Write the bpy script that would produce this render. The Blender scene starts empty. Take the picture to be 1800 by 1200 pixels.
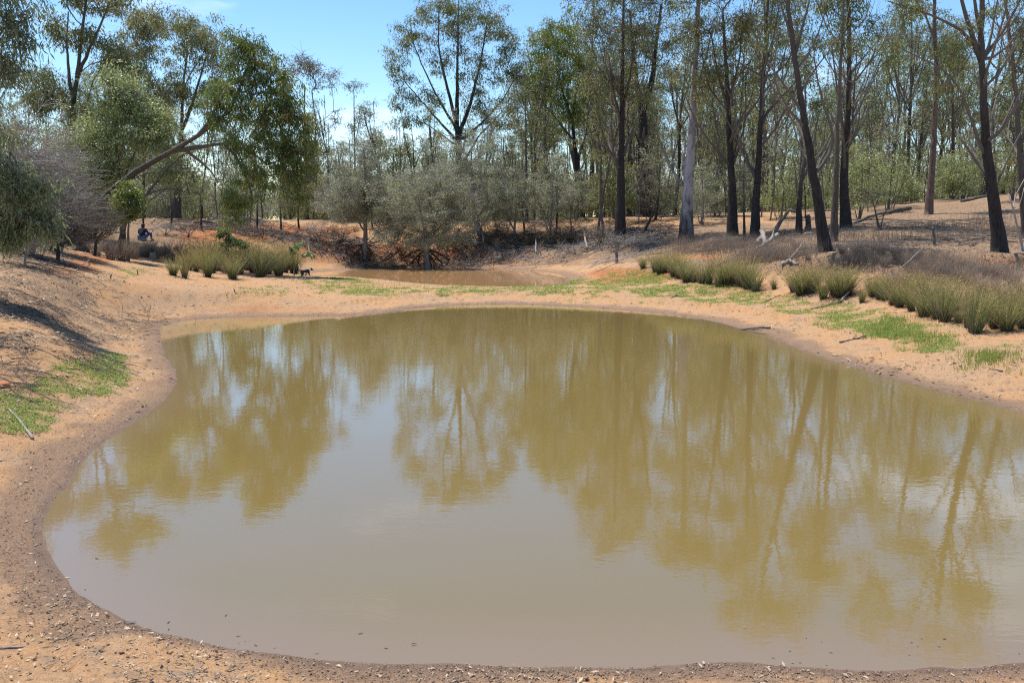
import bpy, bmesh, math, random
import numpy as np
from mathutils import Vector

R = np.random.default_rng(7)
random.seed(7)
scene = bpy.context.scene
COL = scene.collection

# ------------------------------------------------------------------ camera
PITCH = math.radians(8.0)
FPX = 1500.0                       # focal length in pixels of the 1800 px wide photograph
CAMZ = 2.6
cam_data = bpy.data.cameras.new('camera')
cam = bpy.data.objects.new('camera', cam_data)
COL.objects.link(cam)
cam.location = (0, 0, CAMZ)
cam.rotation_euler = (math.pi / 2 - PITCH, 0, 0)
cam_data.sensor_width = 36.0
cam_data.lens = 36.0 * FPX / 1800.0
cam_data.clip_start = 0.1
cam_data.clip_end = 3000
scene.camera = cam

# ------------------------------------------------------------------ sky, sun, exposure
SUN_EL = math.radians(70)
SUN_AZ = math.radians(-52)         # front left
world = bpy.data.worlds.new('World')
scene.world = world
world.use_nodes = True
wn = world.node_tree.nodes
wl = world.node_tree.links
wn.clear()
w_out = wn.new('ShaderNodeOutputWorld')
w_bg = wn.new('ShaderNodeBackground')
w_bg.inputs['Strength'].default_value = 0.145
sky = wn.new('ShaderNodeTexSky')
sky.sky_type = 'NISHITA'
sky.sun_disc = False
sky.sun_elevation = SUN_EL
sky.sun_rotation = SUN_AZ
sky.air_density = 1.0
sky.dust_density = 0.0
sky.ozone_density = 1.6
w_tc = wn.new('ShaderNodeTexCoord')
w_map = wn.new('ShaderNodeMapping')
w_map.inputs['Scale'].default_value = (1.6, 1.6, 7.0)
w_map.inputs['Location'].default_value = (0.35, 0.2, 0.1)
w_noise = wn.new('ShaderNodeTexNoise')
w_noise.inputs['Scale'].default_value = 1.7
w_noise.inputs['Detail'].default_value = 6
w_noise.inputs['Roughness'].default_value = 0.55
w_ramp = wn.new('ShaderNodeValToRGB')
w_ramp.color_ramp.elements[0].position = 0.57
w_ramp.color_ramp.elements[0].color = (0, 0, 0, 1)
w_ramp.color_ramp.elements[1].position = 0.80
w_ramp.color_ramp.elements[1].color = (0.62, 0.62, 0.62, 1)
w_mix = wn.new('ShaderNodeMixRGB')
w_mix.inputs['Color2'].default_value = (9.0, 9.3, 9.8, 1)
wl.new(w_tc.outputs['Generated'], w_map.inputs['Vector'])
wl.new(w_map.outputs['Vector'], w_noise.inputs['Vector'])
wl.new(w_noise.outputs['Fac'], w_ramp.inputs['Fac'])
wl.new(w_ramp.outputs['Color'], w_mix.inputs['Fac'])
w_hs = wn.new('ShaderNodeHueSaturation')
w_hs.inputs['Saturation'].default_value = 1.22
wl.new(sky.outputs['Color'], w_hs.inputs['Color'])
wl.new(w_hs.outputs['Color'], w_mix.inputs['Color1'])
wl.new(w_mix.outputs['Color'], w_bg.inputs['Color'])
wl.new(w_bg.outputs['Background'], w_out.inputs['Surface'])

sun_data = bpy.data.lights.new('sun', 'SUN')
sun_data.energy = 4.8
sun_data.angle = math.radians(0.53)
sun_data.color = (1.0, 0.955, 0.88)
sun = bpy.data.objects.new('sun', sun_data)
COL.objects.link(sun)
sdir = Vector((math.cos(SUN_EL) * math.sin(SUN_AZ), math.cos(SUN_EL) * math.cos(SUN_AZ), math.sin(SUN_EL)))
sun.rotation_euler = sdir.to_track_quat('Z', 'Y').to_euler()
sun.location = (-20, 30, 60)

scene.view_settings.view_transform = 'Standard'
scene.view_settings.look = 'None'
scene.view_settings.exposure = 0.44
scene.view_settings.gamma = 1.0
scene.view_settings.use_curve_mapping = False
scene.render.engine = 'CYCLES'
scene.cycles.max_bounces = 6
scene.cycles.diffuse_bounces = 3
scene.cycles.glossy_bounces = 3
scene.cycles.transmission_bounces = 3
scene.cycles.use_denoising = False
scene.cycles.filter_width = 1.2
scene.cycles.sample_clamp_indirect = 4.0

# ------------------------------------------------------------------ rays and projection
CP, SP = math.cos(PITCH), math.sin(PITCH)

def ray(px, py):
    x = (px - 900.0) / FPX
    u = (600.0 - py) / FPX
    return np.array([x, CP + u * SP, -SP + u * CP])

def at_d(px, py, d):               # the world point seen at a pixel of the photograph, d metres ahead
    r = ray(px, py)
    return np.array([0, 0, CAMZ]) + r * (d / r[1])

def at_z(px, py, z):
    r = ray(px, py)
    return np.array([0, 0, CAMZ]) + r * ((z - CAMZ) / r[2])

def project(x, y, z):
    z = z - CAMZ
    f = y * CP - z * SP
    u = y * SP + z * CP
    f = np.where(f < 0.05, 0.05, f)
    return 900 + FPX * x / f, 600 - FPX * u / f

def sstep(a, b, x):
    t = np.clip((x - a) / (b - a), 0, 1)
    return t * t * (3 - 2 * t)

# ------------------------------------------------------------------ noise
def _hash(ix, iy, seed):
    h = (ix.astype(np.int64) * 374761393 + iy.astype(np.int64) * 668265263 + seed * 1442695041) & 0x7fffffff
    h = ((h ^ (h >> 13)) * 1274126177) & 0x7fffffff
    return ((h ^ (h >> 16)) & 0xffff) / 65535.0

def vnoise(x, y, seed=0):
    ix, iy = np.floor(x), np.floor(y)
    fx, fy = x - ix, y - iy
    fx = fx * fx * (3 - 2 * fx)
    fy = fy * fy * (3 - 2 * fy)
    a = _hash(ix, iy, seed); b = _hash(ix + 1, iy, seed)
    c = _hash(ix, iy + 1, seed); d = _hash(ix + 1, iy + 1, seed)
    return (a * (1 - fx) + b * fx) * (1 - fy) + (c * (1 - fx) + d * fx) * fy

def fbm(x, y, seed=0, oct=4):
    s, a, t = 0.0, 1.0, 0.0
    for k in range(oct):
        s = s + a * vnoise(x * 2 ** k + 17.3 * k, y * 2 ** k - 9.1 * k, seed + k)
        t += a
        a *= 0.5
    return s / t

# ------------------------------------------------------------------ pond outlines (world)
def smooth_closed(pts, k=3):
    P = np.array(pts)
    out = []
    n = len(P)
    for i in range(n):
        p0, p1, p2, p3 = P[i - 1], P[i], P[(i + 1) % n], P[(i + 2) % n]
        for j in range(k):
            t = j / k
            out.append(0.5 * ((2 * p1) + (-p0 + p2) * t + (2 * p0 - 5 * p1 + 4 * p2 - p3) * t * t + (-p0 + 3 * p1 - 3 * p2 + p3) * t ** 3))
    return np.array(out)

POND_Z, FAR_Z = 0.0, 0.10
pond_px = [(285, 572), (330, 563), (400, 558), (470, 557), (560, 556), (640, 554), (700, 546), (760, 539), (830, 536), (900, 535),
           (960, 537), (1040, 541), (1120, 547), (1180, 553), (1240, 562), (1300, 577), (1345, 586), (1380, 603), (1430, 624),
           (1500, 645), (1580, 668), (1650, 687), (1720, 705), (1800, 727), (1900, 760), (2000, 810), (2080, 890), (2130, 1000),
           (2080, 1095), (1950, 1145), (1800, 1163), (1700, 1175), (1640, 1173), (1560, 1179), (1400, 1173), (1300, 1164),
           (1200, 1169), (1100, 1172), (1000, 1171), (900, 1173), (800, 1168), (700, 1169), (600, 1163), (530, 1155), (450, 1145),
           (380, 1132), (300, 1115), (230, 1094), (170, 1061), (130, 1035), (110, 1010), (90, 980), (80, 940), (88, 900),
           (120, 850), (155, 802), (200, 766), (245, 736), (277, 714), (300, 690), (311, 665), (305, 645), (290, 625), (285, 602), (281, 586)]
pond2_px = [(540, 480), (620, 474), (700, 471), (780, 470), (860, 472), (930, 476), (980, 482), (998, 490), (990, 500), (960, 504),
            (880, 504), (800, 502), (740, 498), (680, 492), (620, 488), (560, 486)]
POND = smooth_closed([at_z(a, b, POND_Z)[:2] for a, b in pond_px])
POND2 = smooth_closed([at_z(a, b, FAR_Z)[:2] for a, b in pond2_px])

def sdf(x, y, poly):               # > 0 outside
    best = np.full(x.shape, 1e9)
    inside = np.zeros(x.shape, bool)
    n = len(poly)
    for i in range(n):
        ax, ay = poly[i]; bx, by = poly[(i + 1) % n]
        ex, ey = bx - ax, by - ay
        L = ex * ex + ey * ey + 1e-12
        t = np.clip(((x - ax) * ex + (y - ay) * ey) / L, 0, 1)
        dx, dy = x - ax - t * ex, y - ay - t * ey
        best = np.minimum(best, dx * dx + dy * dy)
        if ay != by:
            c = ((ay > y) != (by > y)) & (x < ex * (y - ay) / (by - ay) + ax)
            inside ^= c
    d = np.sqrt(best)
    return np.where(inside, -d, d)

# ------------------------------------------------------------------ terrain height
CTRL_PX = [(0, 760, 8.8), (0, 640, 12), (0, 560, 15), (0, 500, 18), (0, 450, 23), (100, 440, 29), (200, 455, 35), (100, 560, 17),
           (200, 520, 21.5), (300, 500, 27), (200, 600, 14), (400, 520, 24), (400, 495, 31), (500, 490, 33), (300, 470, 35),
           (340, 440, 41), (250, 418, 43), (400, 425, 44), (150, 400, 44), (250, 388, 48), (400, 390, 49), (540, 398, 49.5),
           (600, 440, 47), (700, 440, 48), (800, 432, 48.5), (900, 432, 48.5), (600, 405, 50), (750, 402, 51), (900, 400, 51),
           (1000, 400, 50), (1000, 434, 47.5), (1080, 440, 44), (1050, 470, 40), (1090, 425, 45), (1208, 420, 43), (1288, 415, 41),
           (1327, 418, 40), (1450, 452, 28), (1465, 428, 33), (1487, 400, 38), (1640, 380, 45), (1755, 462, 25), (1800, 345, 50),
           (1800, 400, 36), (1700, 420, 32), (1200, 495, 30), (1150, 460, 35), (1300, 500, 28), (1420, 520, 24.5), (1560, 550, 20),
           (1710, 585, 16.5), (1800, 560, 17), (1800, 500, 21), (1600, 490, 23), (1500, 470, 26), (1450, 562, 21.5), (1600, 620, 15.5),
           (1750, 660, 13), (900, 520, 27), (700, 515, 28), (1050, 520, 27), (560, 520, 27.5), (1100, 490, 33), (1020, 485, 36),
           (470, 530, 24)]
CTRL_ABS = [(0, 0, 1.0), (-3, 1, 1.0), (4, 1, .95), (0, 2.8, .45), (-8, 0, 1.4), (9, 0, 1.2), (-8, 4, .9), (9, 6, .5), (12, 9, .75),
            (18, 12, 1.3), (30, 20, 2.6), (45, 40, 4.6), (-14, 10, 1.3), (-20, 18, 2.0), (-30, 30, 2.3), (-32, 50, 2.4), (-40, 70, 2.3),
            (0, 70, 2.35), (20, 70, 3.0), (45, 70, 5.0), (0, -15, 1.2), (-25, -10, 1.6), (25, -10, 1.6), (0, 58, 2.4), (-20, 57, 2.2),
            (0, 85, 2.35), (-30, 88, 2.3), (50, 88, 5.0)]
_pts = [tuple(at_d(a, b, d)) for a, b, d in CTRL_PX] + CTRL_ABS
_pts += [(p[0], p[1], 0.0) for p in POND[::6]] + [(p[0], p[1], FAR_Z) for p in POND2[::5]]
_pts += [(0, 9, -.6), (1, 14, -.6), (-1, 19, -.4), (3, 10, -.5), tuple(at_d(780, 487, 39)[:2]) + (-.2,)]
_C = np.array(_pts, float)
_S = 20.0

def _phi(r2):
    return np.where(r2 > 1e-12, 0.5 * r2 * np.log(np.maximum(r2, 1e-12)), 0)

def _fit():
    c = _C[:, :2] / _S
    n = len(c)
    d2 = ((c[:, None] - c[None]) ** 2).sum(-1)
    A = np.zeros((n + 3, n + 3))
    A[:n, :n] = _phi(d2) + np.eye(n) * 0.0015
    A[:n, n] = 1
    A[:n, n + 1:] = c
    A[n:, :n] = A[:n, n:].T
    b = np.zeros(n + 3)
    b[:n] = _C[:, 2]
    return np.linalg.solve(A, b)

_W = _fit()

def tps(x, y):
    xs, ys = x / _S, y / _S
    n = len(_C)
    out = _W[n] + _W[n + 1] * xs + _W[n + 2] * ys
    for i in range(n):
        r2 = (xs - _C[i, 0] / _S) ** 2 + (ys - _C[i, 1] / _S) ** 2
        out = out + _W[i] * _phi(r2)
    return out

def far_h(x, y):
    return 2.35 + 3.2 * sstep(8, 75, x) + 0.25 * (fbm(x / 30, y / 30, 5, 2) - .5)

def H_full(x, y):
    x = np.asarray(x, float); y = np.asarray(y, float)
    r = np.hypot(x, y)
    near = r < 95
    z = far_h(x, y)
    d1 = np.full(x.shape, 50.0); d2 = np.full(x.shape, 50.0)
    xn, yn = x[near], y[near]
    zt = np.clip(tps(xn, yn), -0.8, 6)
    a = sdf(xn, yn, POND); b = sdf(xn, yn, POND2)
    # undercut step of red earth along the right bank and scoured gullies in the far bank
    px, py = project(xn, yn, zt)
    gul = sstep(43.5, 46, yn) * (1 - sstep(51, 54, yn)) * sstep(-26, -20, xn) * (1 - sstep(5, 9, xn))
    zt = zt + gul * (0.55 * (fbm(xn / 1.3, yn / 1.9, 31, 4) - .5) + .25 * (fbm(xn / .45, yn / .5, 36, 2) - .5))
    stepline = np.interp(xn, [5, 8, 9.5, 12, 14.5, 18, 22], [31.5, 28.5, 26.8, 25.3, 23.8, 22.2, 20.5]) + 1.2 * (fbm(xn / 1.6, yn * 0 + 3, 41, 3) - .5)
    sm = sstep(7, 9, xn) * (1 - sstep(26, 30, xn))
    zt = zt + sm * (0.32 * sstep(-.12, .12, yn - stepline) - 0.3 * sstep(-.1, 3.5, yn - stepline))
    # general unevenness
    dm = np.minimum(a, b)
    zt = zt + sstep(.3, 3, dm) * (0.16 * (fbm(xn / 2.6, yn / 2.6, 11, 4) - .5) + .05 * (fbm(xn / .5, yn / .5, 15, 3) - .5))
    w = 1 - sstep(68, 92, np.hypot(xn, yn))
    zz = zt * w + z[near] * (1 - w)
    wob = 0.075 * (fbm(xn / .55, yn / .55, 21, 4) - .5)
    ze = np.where(a > 0, 0.10 * a + 0.012 * sstep(0, .15, a), np.maximum(.25 * a, -.6)) + wob * sstep(-.6, .6, a) * .5
    k = sstep(.35, 2.4, a)
    zz = ze * (1 - k) + np.maximum(zz, .05 + .02 * np.minimum(a, 10)) * k
    ze2 = FAR_Z + np.where(b > 0, 0.09 * b, np.maximum(.25 * b, -.5)) + wob * sstep(-.6, .6, b) * .4
    k2 = sstep(.3, 2.0, b)
    zz = ze2 * (1 - k2) + np.where(a > 1.5, np.maximum(zz, FAR_Z + .05 + .02 * np.minimum(b, 5)), zz) * k2
    z[near] = zz
    d1[near] = a; d2[near] = b
    return z, d1, d2

# lookup grid for placing things
_gx = np.arange(-62, 62.01, .25); _gy = np.arange(-8, 92, .25)
_GX, _GY = np.meshgrid(_gx, _gy)
_GZ, _GD1, _GD2 = H_full(_GX.ravel(), _GY.ravel())
_GZ = _GZ.reshape(_GX.shape); _GD1 = _GD1.reshape(_GX.shape); _GD2 = _GD2.reshape(_GX.shape)

def _bil(G, x, y):
    u = np.clip((x + 62) / .25, 0, len(_gx) - 1.001); v = np.clip((y + 8) / .25, 0, len(_gy) - 1.001)
    i = u.astype(int); j = v.astype(int)
    fu, fv = u - i, v - j
    return (G[j, i] * (1 - fu) + G[j, i + 1] * fu) * (1 - fv) + (G[j + 1, i] * (1 - fu) + G[j + 1, i + 1] * fu) * fv

def H(x, y):
    x = np.atleast_1d(np.asarray(x, float)); y = np.atleast_1d(np.asarray(y, float))
    ok = (np.abs(x) < 61.5) & (y > -7.5) & (y < 91.5)
    z = far_h(x, y)
    z[ok] = _bil(_GZ, x[ok], y[ok])
    return z

def h1(x, y):
    return float(H(x, y)[0])

def hit(px, py, dmax=90):          # where a pixel's ray meets the ground
    r = ray(px, py)
    d = np.geomspace(2.5, dmax, 900)
    p = r[None] * (d / r[1])[:, None]
    z = H(p[:, 0], p[:, 1])
    below = np.nonzero(p[:, 2] + CAMZ < z)[0]
    i = below[0] if len(below) else len(d) - 1
    return np.array([p[i, 0], p[i, 1], z[i]])

# ------------------------------------------------------------------ materials
def mat(name):
    m = bpy.data.materials.new(name)
    m.use_nodes = True
    m.node_tree.nodes.clear()
    return m, m.node_tree.nodes, m.node_tree.links

def ramp(n, pos_cols):
    r = n.new('ShaderNodeValToRGB')
    e = r.color_ramp.elements
    while len(e) < len(pos_cols):
        e.new(0.5)
    for k, (p, c) in enumerate(pos_cols):
        e[k].position = p
        e[k].color = (*c, 1)
    return r

def leaf_material(name, cols, trans=.4, rough=.45, spec=.45):
    m, n, l = mat(name)
    out = n.new('ShaderNodeOutputMaterial')
    at = n.new('ShaderNodeAttribute'); at.attribute_name = 'tint'
    rp = ramp(n, cols)
    pr = n.new('ShaderNodeBsdfPrincipled')
    pr.inputs['Roughness'].default_value = rough
    pr.inputs['Specular IOR Level'].default_value = spec
    tr = n.new('ShaderNodeBsdfTranslucent')
    hs = n.new('ShaderNodeHueSaturation')
    hs.inputs['Hue'].default_value = .49
    hs.inputs['Saturation'].default_value = 1.15
    hs.inputs['Value'].default_value = 1.5
    mx = n.new('ShaderNodeMixShader'); mx.inputs[0].default_value = trans
    l.new(at.outputs['Fac'], rp.inputs[0])
    l.new(rp.outputs[0], pr.inputs['Base Color'])
    l.new(rp.outputs[0], hs.inputs['Color'])
    l.new(hs.outputs[0], tr.inputs['Color'])
    l.new(pr.outputs[0], mx.inputs[1]); l.new(tr.outputs[0], mx.inputs[2])
    l.new(mx.outputs[0], out.inputs['Surface'])
    return m

def bark_material(name, thick, thin, pale=None, scale=6.0, bump=.6, rlo=.03, rhi=.12, stocking=0):
    m, n, l = mat(name)
    out = n.new('ShaderNodeOutputMaterial')
    pr = n.new('ShaderNodeBsdfPrincipled'); pr.inputs['Roughness'].default_value = .85
    pr.inputs['Specular IOR Level'].default_value = .2
    tc = n.new('ShaderNodeTexCoord')
    mp = n.new('ShaderNodeMapping'); mp.inputs['Scale'].default_value = (scale * 2.2, scale * 2.2, scale * .45)
    nz = n.new('ShaderNodeTexNoise'); nz.inputs['Scale'].default_value = 1.6; nz.inputs['Detail'].default_value = 5
    at = n.new('ShaderNodeAttribute'); at.attribute_name = 'rad'
    mr = n.new('ShaderNodeMapRange'); mr.inputs[1].default_value = rlo; mr.inputs[2].default_value = rhi
    mix = n.new('ShaderNodeMixRGB')
    mix.inputs[1].default_value = (*thin, 1)
    l.new(tc.outputs['Object'], mp.inputs[0]); l.new(mp.outputs[0], nz.inputs['Vector'])
    l.new(at.outputs['Fac'], mr.inputs[0]); l.new(mr.outputs[0], mix.inputs[0])
    c0 = tuple(c * .55 for c in thick); c1 = tuple(min(1, c * 1.5) for c in thick)
    rp = ramp(n, [(.3, c0), (.7, c1)]) if pale is None else ramp(n, [(.38, thick), (.52, pale), (.75, tuple(min(1, c * 1.15) for c in pale))])
    if pale is not None:
        mp.inputs['Scale'].default_value = (scale * .5, scale * .5, scale * .18)
    l.new(nz.outputs['Fac'], rp.inputs[0]); l.new(rp.outputs[0], mix.inputs[2])
    col = mix.outputs[0]
    if stocking:                   # rough dark bark round the foot of a smooth trunk
        sx = n.new('ShaderNodeSeparateXYZ'); l.new(tc.outputs['Object'], sx.inputs[0])
        ad = n.new('ShaderNodeMath'); ad.operation = 'MULTIPLY_ADD'; ad.inputs[1].default_value = 3.2
        l.new(nz.outputs['Fac'], ad.inputs[0]); l.new(sx.outputs['Z'], ad.inputs[2])
        mz = n.new('ShaderNodeMapRange'); mz.inputs[1].default_value = stocking + .1; mz.inputs[2].default_value = stocking + 2.4
        l.new(ad.outputs[0], mz.inputs[0])
        ms = n.new('ShaderNodeMixRGB'); ms.inputs[1].default_value = (.035, .028, .025, 1)
        l.new(mz.outputs[0], ms.inputs[0]); l.new(col, ms.inputs[2])
        col = ms.outputs[0]
    l.new(col, pr.inputs['Base Color'])
    bp = n.new('ShaderNodeBump'); bp.inputs['Strength'].default_value = bump; bp.inputs['Distance'].default_value = .04
    l.new(nz.outputs['Fac'], bp.inputs['Height']); l.new(bp.outputs[0], pr.inputs['Normal'])
    l.new(pr.outputs[0], out.inputs['Surface'])
    return m

def plain(name, col, rough=.7, var=.25, scale=20, spec=.3):
    m, n, l = mat(name)
    out = n.new('ShaderNodeOutputMaterial')
    pr = n.new('ShaderNodeBsdfPrincipled'); pr.inputs['Roughness'].default_value = rough
    pr.inputs['Specular IOR Level'].default_value = spec
    tc = n.new('ShaderNodeTexCoord')
    nz = n.new('ShaderNodeTexNoise'); nz.inputs['Scale'].default_value = scale; nz.inputs['Detail'].default_value = 4
    rp = ramp(n, [(.3, tuple(c * (1 - var) for c in col)), (.7, tuple(min(1, c * (1 + var)) for c in col))])
    l.new(tc.outputs['Object'], nz.inputs['Vector']); l.new(nz.outputs['Fac'], rp.inputs[0])
    l.new(rp.outputs[0], pr.inputs['Base Color']); l.new(pr.outputs[0], out.inputs['Surface'])
    return m

M = {}
M['iron'] = bark_material('ironbark', (.037, .031, .028), (.15, .128, .11))
M['grey'] = bark_material('grey_bark', (.085, .072, .062), (.15, .125, .105))
M['brown'] = bark_material('brown_bark', (.085, .067, .056), (.16, .132, .11))
M['white'] = bark_material('smooth_pale_bark', (.15, .13, .125), (.17, .15, .13), pale=(.33, .31, .31), scale=5, bump=.15, stocking=1.5)
M['rust'] = bark_material('reddish_bark', (.13, .088, .075), (.15, .12, .10), scale=5)
M['twig'] = bark_material('dry_twig', (.19, .165, .145), (.30, .27, .245), rlo=.02, rhi=.05)
M['dark_twig'] = bark_material('dark_twig', (.05, .04, .035), (.12, .10, .085), rlo=.02, rhi=.05)
M['drift'] = bark_material('weathered_wood', (.27, .235, .205), (.32, .28, .245), rlo=.02, rhi=.07)
M['root'] = bark_material('root_wood', (.075, .05, .038), (.10, .07, .055), rlo=.02, rhi=.07)
# leaf palettes
M['gum'] = leaf_material('gum_leaves', [(0, (0.086, 0.117, 0.050)), (.45, (0.172, 0.208, 0.084)), (.75, (0.263, 0.271, 0.106)), (.93, (0.332, 0.242, 0.104)), (1, (0.372, 0.202, 0.104))])
M['gum_blue'] = leaf_material('blue_gum_leaves', [(0, (0.096, 0.133, 0.073)), (.5, (0.181, 0.222, 0.113)), (.85, (0.272, 0.293, 0.151)), (1, (0.363, 0.263, 0.131))])
M['olive'] = leaf_material('olive_leaves', [(0, (0.115, 0.129, 0.058)), (.5, (0.198, 0.221, 0.090)), (.8, (0.288, 0.281, 0.109)), (1, (0.377, 0.287, 0.132))])
M['bright'] = leaf_material('bright_leaves', [(0, (0.102, 0.150, 0.034)), (.5, (0.188, 0.248, 0.055)), (.85, (0.282, 0.298, 0.077)), (1, (0.325, 0.239, 0.068))], trans=.4)
M['dense'] = leaf_material('dark_leaves', [(0, (0.069, 0.108, 0.034)), (.5, (0.146, 0.199, 0.055)), (.85, (0.246, 0.277, 0.081)), (1, (0.281, 0.187, 0.069))])
M['silver'] = leaf_material('silver_leaves', [(0, (0.152, 0.187, 0.086)), (.5, (0.272, 0.316, 0.141)), (1, (0.435, 0.449, 0.206))], rough=.42, spec=.5)
M['greyleaf'] = leaf_material('grey_shrub_leaves', [(0, (0.177, 0.202, 0.119)), (.5, (0.283, 0.310, 0.184)), (1, (0.421, 0.425, 0.271))], trans=.42)
M['red'] = leaf_material('rusty_leaves', [(0, (0.109, 0.107, 0.049)), (.5, (0.197, 0.165, 0.085)), (1, (0.292, 0.214, 0.116))])
M['sprig'] = leaf_material('sprig_leaves', [(0, (0.070, 0.116, 0.046)), (.6, (0.139, 0.209, 0.085)), (1, (0.264, 0.310, 0.155))], rough=.35, spec=.6)

def blade_material(name, stops, trans=.25):
    m, n, l = mat(name)
    out = n.new('ShaderNodeOutputMaterial')
    at = n.new('ShaderNodeAttribute'); at.attribute_name = 'tint'
    rp = ramp(n, stops)
    di = n.new('ShaderNodeBsdfPrincipled'); di.inputs['Roughness'].default_value = .55
    di.inputs['Specular IOR Level'].default_value = .3
    tr = n.new('ShaderNodeBsdfTranslucent')
    mx = n.new('ShaderNodeMixShader'); mx.inputs[0].default_value = trans
    l.new(at.outputs['Fac'], rp.inputs[0]); l.new(rp.outputs[0], di.inputs['Base Color']); l.new(rp.outputs[0], tr.inputs['Color'])
    l.new(di.outputs[0], mx.inputs[1]); l.new(tr.outputs[0], mx.inputs[2]); l.new(mx.outputs[0], out.inputs['Surface'])
    return m

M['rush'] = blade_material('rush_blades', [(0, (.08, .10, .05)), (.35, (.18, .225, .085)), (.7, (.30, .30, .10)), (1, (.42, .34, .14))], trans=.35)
M['seed'] = blade_material('rush_seed', [(0, (.27, .18, .07)), (1, (.46, .32, .14))])
M['straw'] = blade_material('dry_blades', [(0, (.13, .095, .07)), (.4, (.23, .17, .125)), (.75, (.34, .26, .19)), (1, (.46, .37, .25))])
M['greydry'] = blade_material('grey_dry_blades', [(0, (.165, .118, .082)), (.5, (.31, .23, .165)), (1, (.47, .37, .275))])
M['cover'] = blade_material('ground_cover', [(0, (.16, .22, .04)), (.5, (.27, .36, .065)), (.85, (.36, .42, .10)), (1, (.38, .36, .15))], trans=.4)
M['litter'] = blade_material('leaf_litter', [(0, (.065, .042, .028)), (.35, (.19, .118, .070)), (.7, (.38, .275, .17)), (1, (.58, .47, .33))], trans=.1)
M['paleleaf'] = blade_material('pale_fallen_leaf', [(0, (.22, .155, .095)), (.5, (.34, .26, .17)), (1, (.46, .37, .26))], trans=.15)
M['darkleaf'] = blade_material('dark_fallen_leaf', [(0, (.035, .025, .02)), (1, (.11, .07, .045))], trans=.05)

# ------------------------------------------------------------------ mesh helpers
def make_mesh(name, V, quads=None, tris=None, attrs=None, material=None, smooth=False):
    me = bpy.data.meshes.new(name)
    V = np.asarray(V, np.float32)
    nq = 0 if quads is None else len(quads)
    nt = 0 if tris is None else len(tris)
    me.vertices.add(len(V))
    me.vertices.foreach_set('co', V.ravel())
    parts, starts = [], []
    if nq:
        parts.append(np.asarray(quads, np.int32).ravel()); starts.append(np.arange(nq) * 4)
    if nt:
        parts.append(np.asarray(tris, np.int32).ravel()); starts.append(nq * 4 + np.arange(nt) * 3)
    loops = np.concatenate(parts)
    me.loops.add(len(loops))
    me.loops.foreach_set('vertex_index', loops)
    me.polygons.add(nq + nt)
    me.polygons.foreach_set('loop_start', np.concatenate(starts).astype(np.int32))
    if smooth:
        me.polygons.foreach_set('use_smooth', np.ones(nq + nt, bool))
    for k, v in (attrs or {}).items():
        a = me.attributes.new(k, 'FLOAT', 'POINT')
        a.data.foreach_set('value', np.asarray(v, np.float32))
    if material is not None:
        me.materials.append(material)
    me.update(calc_edges=True)
    return me

def link(name, me, parent=None, loc=None):
    o = bpy.data.objects.new(name, me)
    COL.objects.link(o)
    if parent is not None:
        o.parent = parent
    if loc is not None:
        o.location = loc
    return o

def tag(o, label=None, cat=None, group=None, kind=None):
    if label: o['label'] = label
    if cat: o['category'] = cat
    if group: o['group'] = group
    if kind: o['kind'] = kind
    return o

def thing(name, label, cat, loc, group=None, rz=0):
    o = bpy.data.objects.new(name, None)
    COL.objects.link(o)
    o.location = loc
    o.rotation_euler = (0, 0, rz)
    o.empty_display_size = .2
    return tag(o, label, cat, group)

def dup(root, loc, rz, label, group, s=1.0, sz=None):
    r = root.copy(); COL.objects.link(r)
    r.location = loc; r.rotation_euler = (0, 0, rz)
    r.scale = (s, s, sz if sz else s)
    r['label'] = label; r['group'] = group
    for ch in root.children:
        c = ch.copy(); COL.objects.link(c); c.parent = r
    return r

class Tubes:
    def __init__(self):
        self.V, self.Q, self.T, self.A, self.n = [], [], [], [], 0
    def add(self, P, rad, sides=6, cap=True):
        P = np.asarray(P, float); rad = np.asarray(rad, float)
        m = len(P)
        t = np.gradient(P, axis=0)
        t /= np.linalg.norm(t, axis=1)[:, None] + 1e-9
        ref = np.array([.31, .95, .05]) if abs(t[0, 1]) < .8 else np.array([.95, .1, .29])
        u = np.cross(t, ref); u /= np.linalg.norm(u, axis=1)[:, None] + 1e-9
        v = np.cross(t, u)
        a = np.arange(sides) * 2 * math.pi / sides
        ring = P[:, None] + rad[:, None, None] * (np.cos(a)[None, :, None] * u[:, None] + np.sin(a)[None, :, None] * v[:, None])
        self.V.append(ring.reshape(-1, 3))
        self.A.append(np.repeat(rad, sides))
        i = np.arange(m - 1)[:, None] * sides; k = np.arange(sides)[None]; k2 = (k + 1) % sides
        q = np.stack([i + k, i + k2, i + sides + k2, i + sides + k], -1).reshape(-1, 4) + self.n
        self.Q.append(q)
        if cap:
            for base in (0, (m - 1) * sides):
                idx = base + np.arange(sides) + self.n
                tri = [(idx[0], idx[j], idx[j + 1]) for j in range(1, sides - 1)]
                self.T.append(np.array(tri))
        self.n += m * sides
    def mesh(self, name, material):
        V = np.concatenate(self.V)
        return make_mesh(name, V, np.concatenate(self.Q), np.concatenate(self.T) if self.T else None, {'rad': np.concatenate(self.A)}, material, smooth=True)

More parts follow.
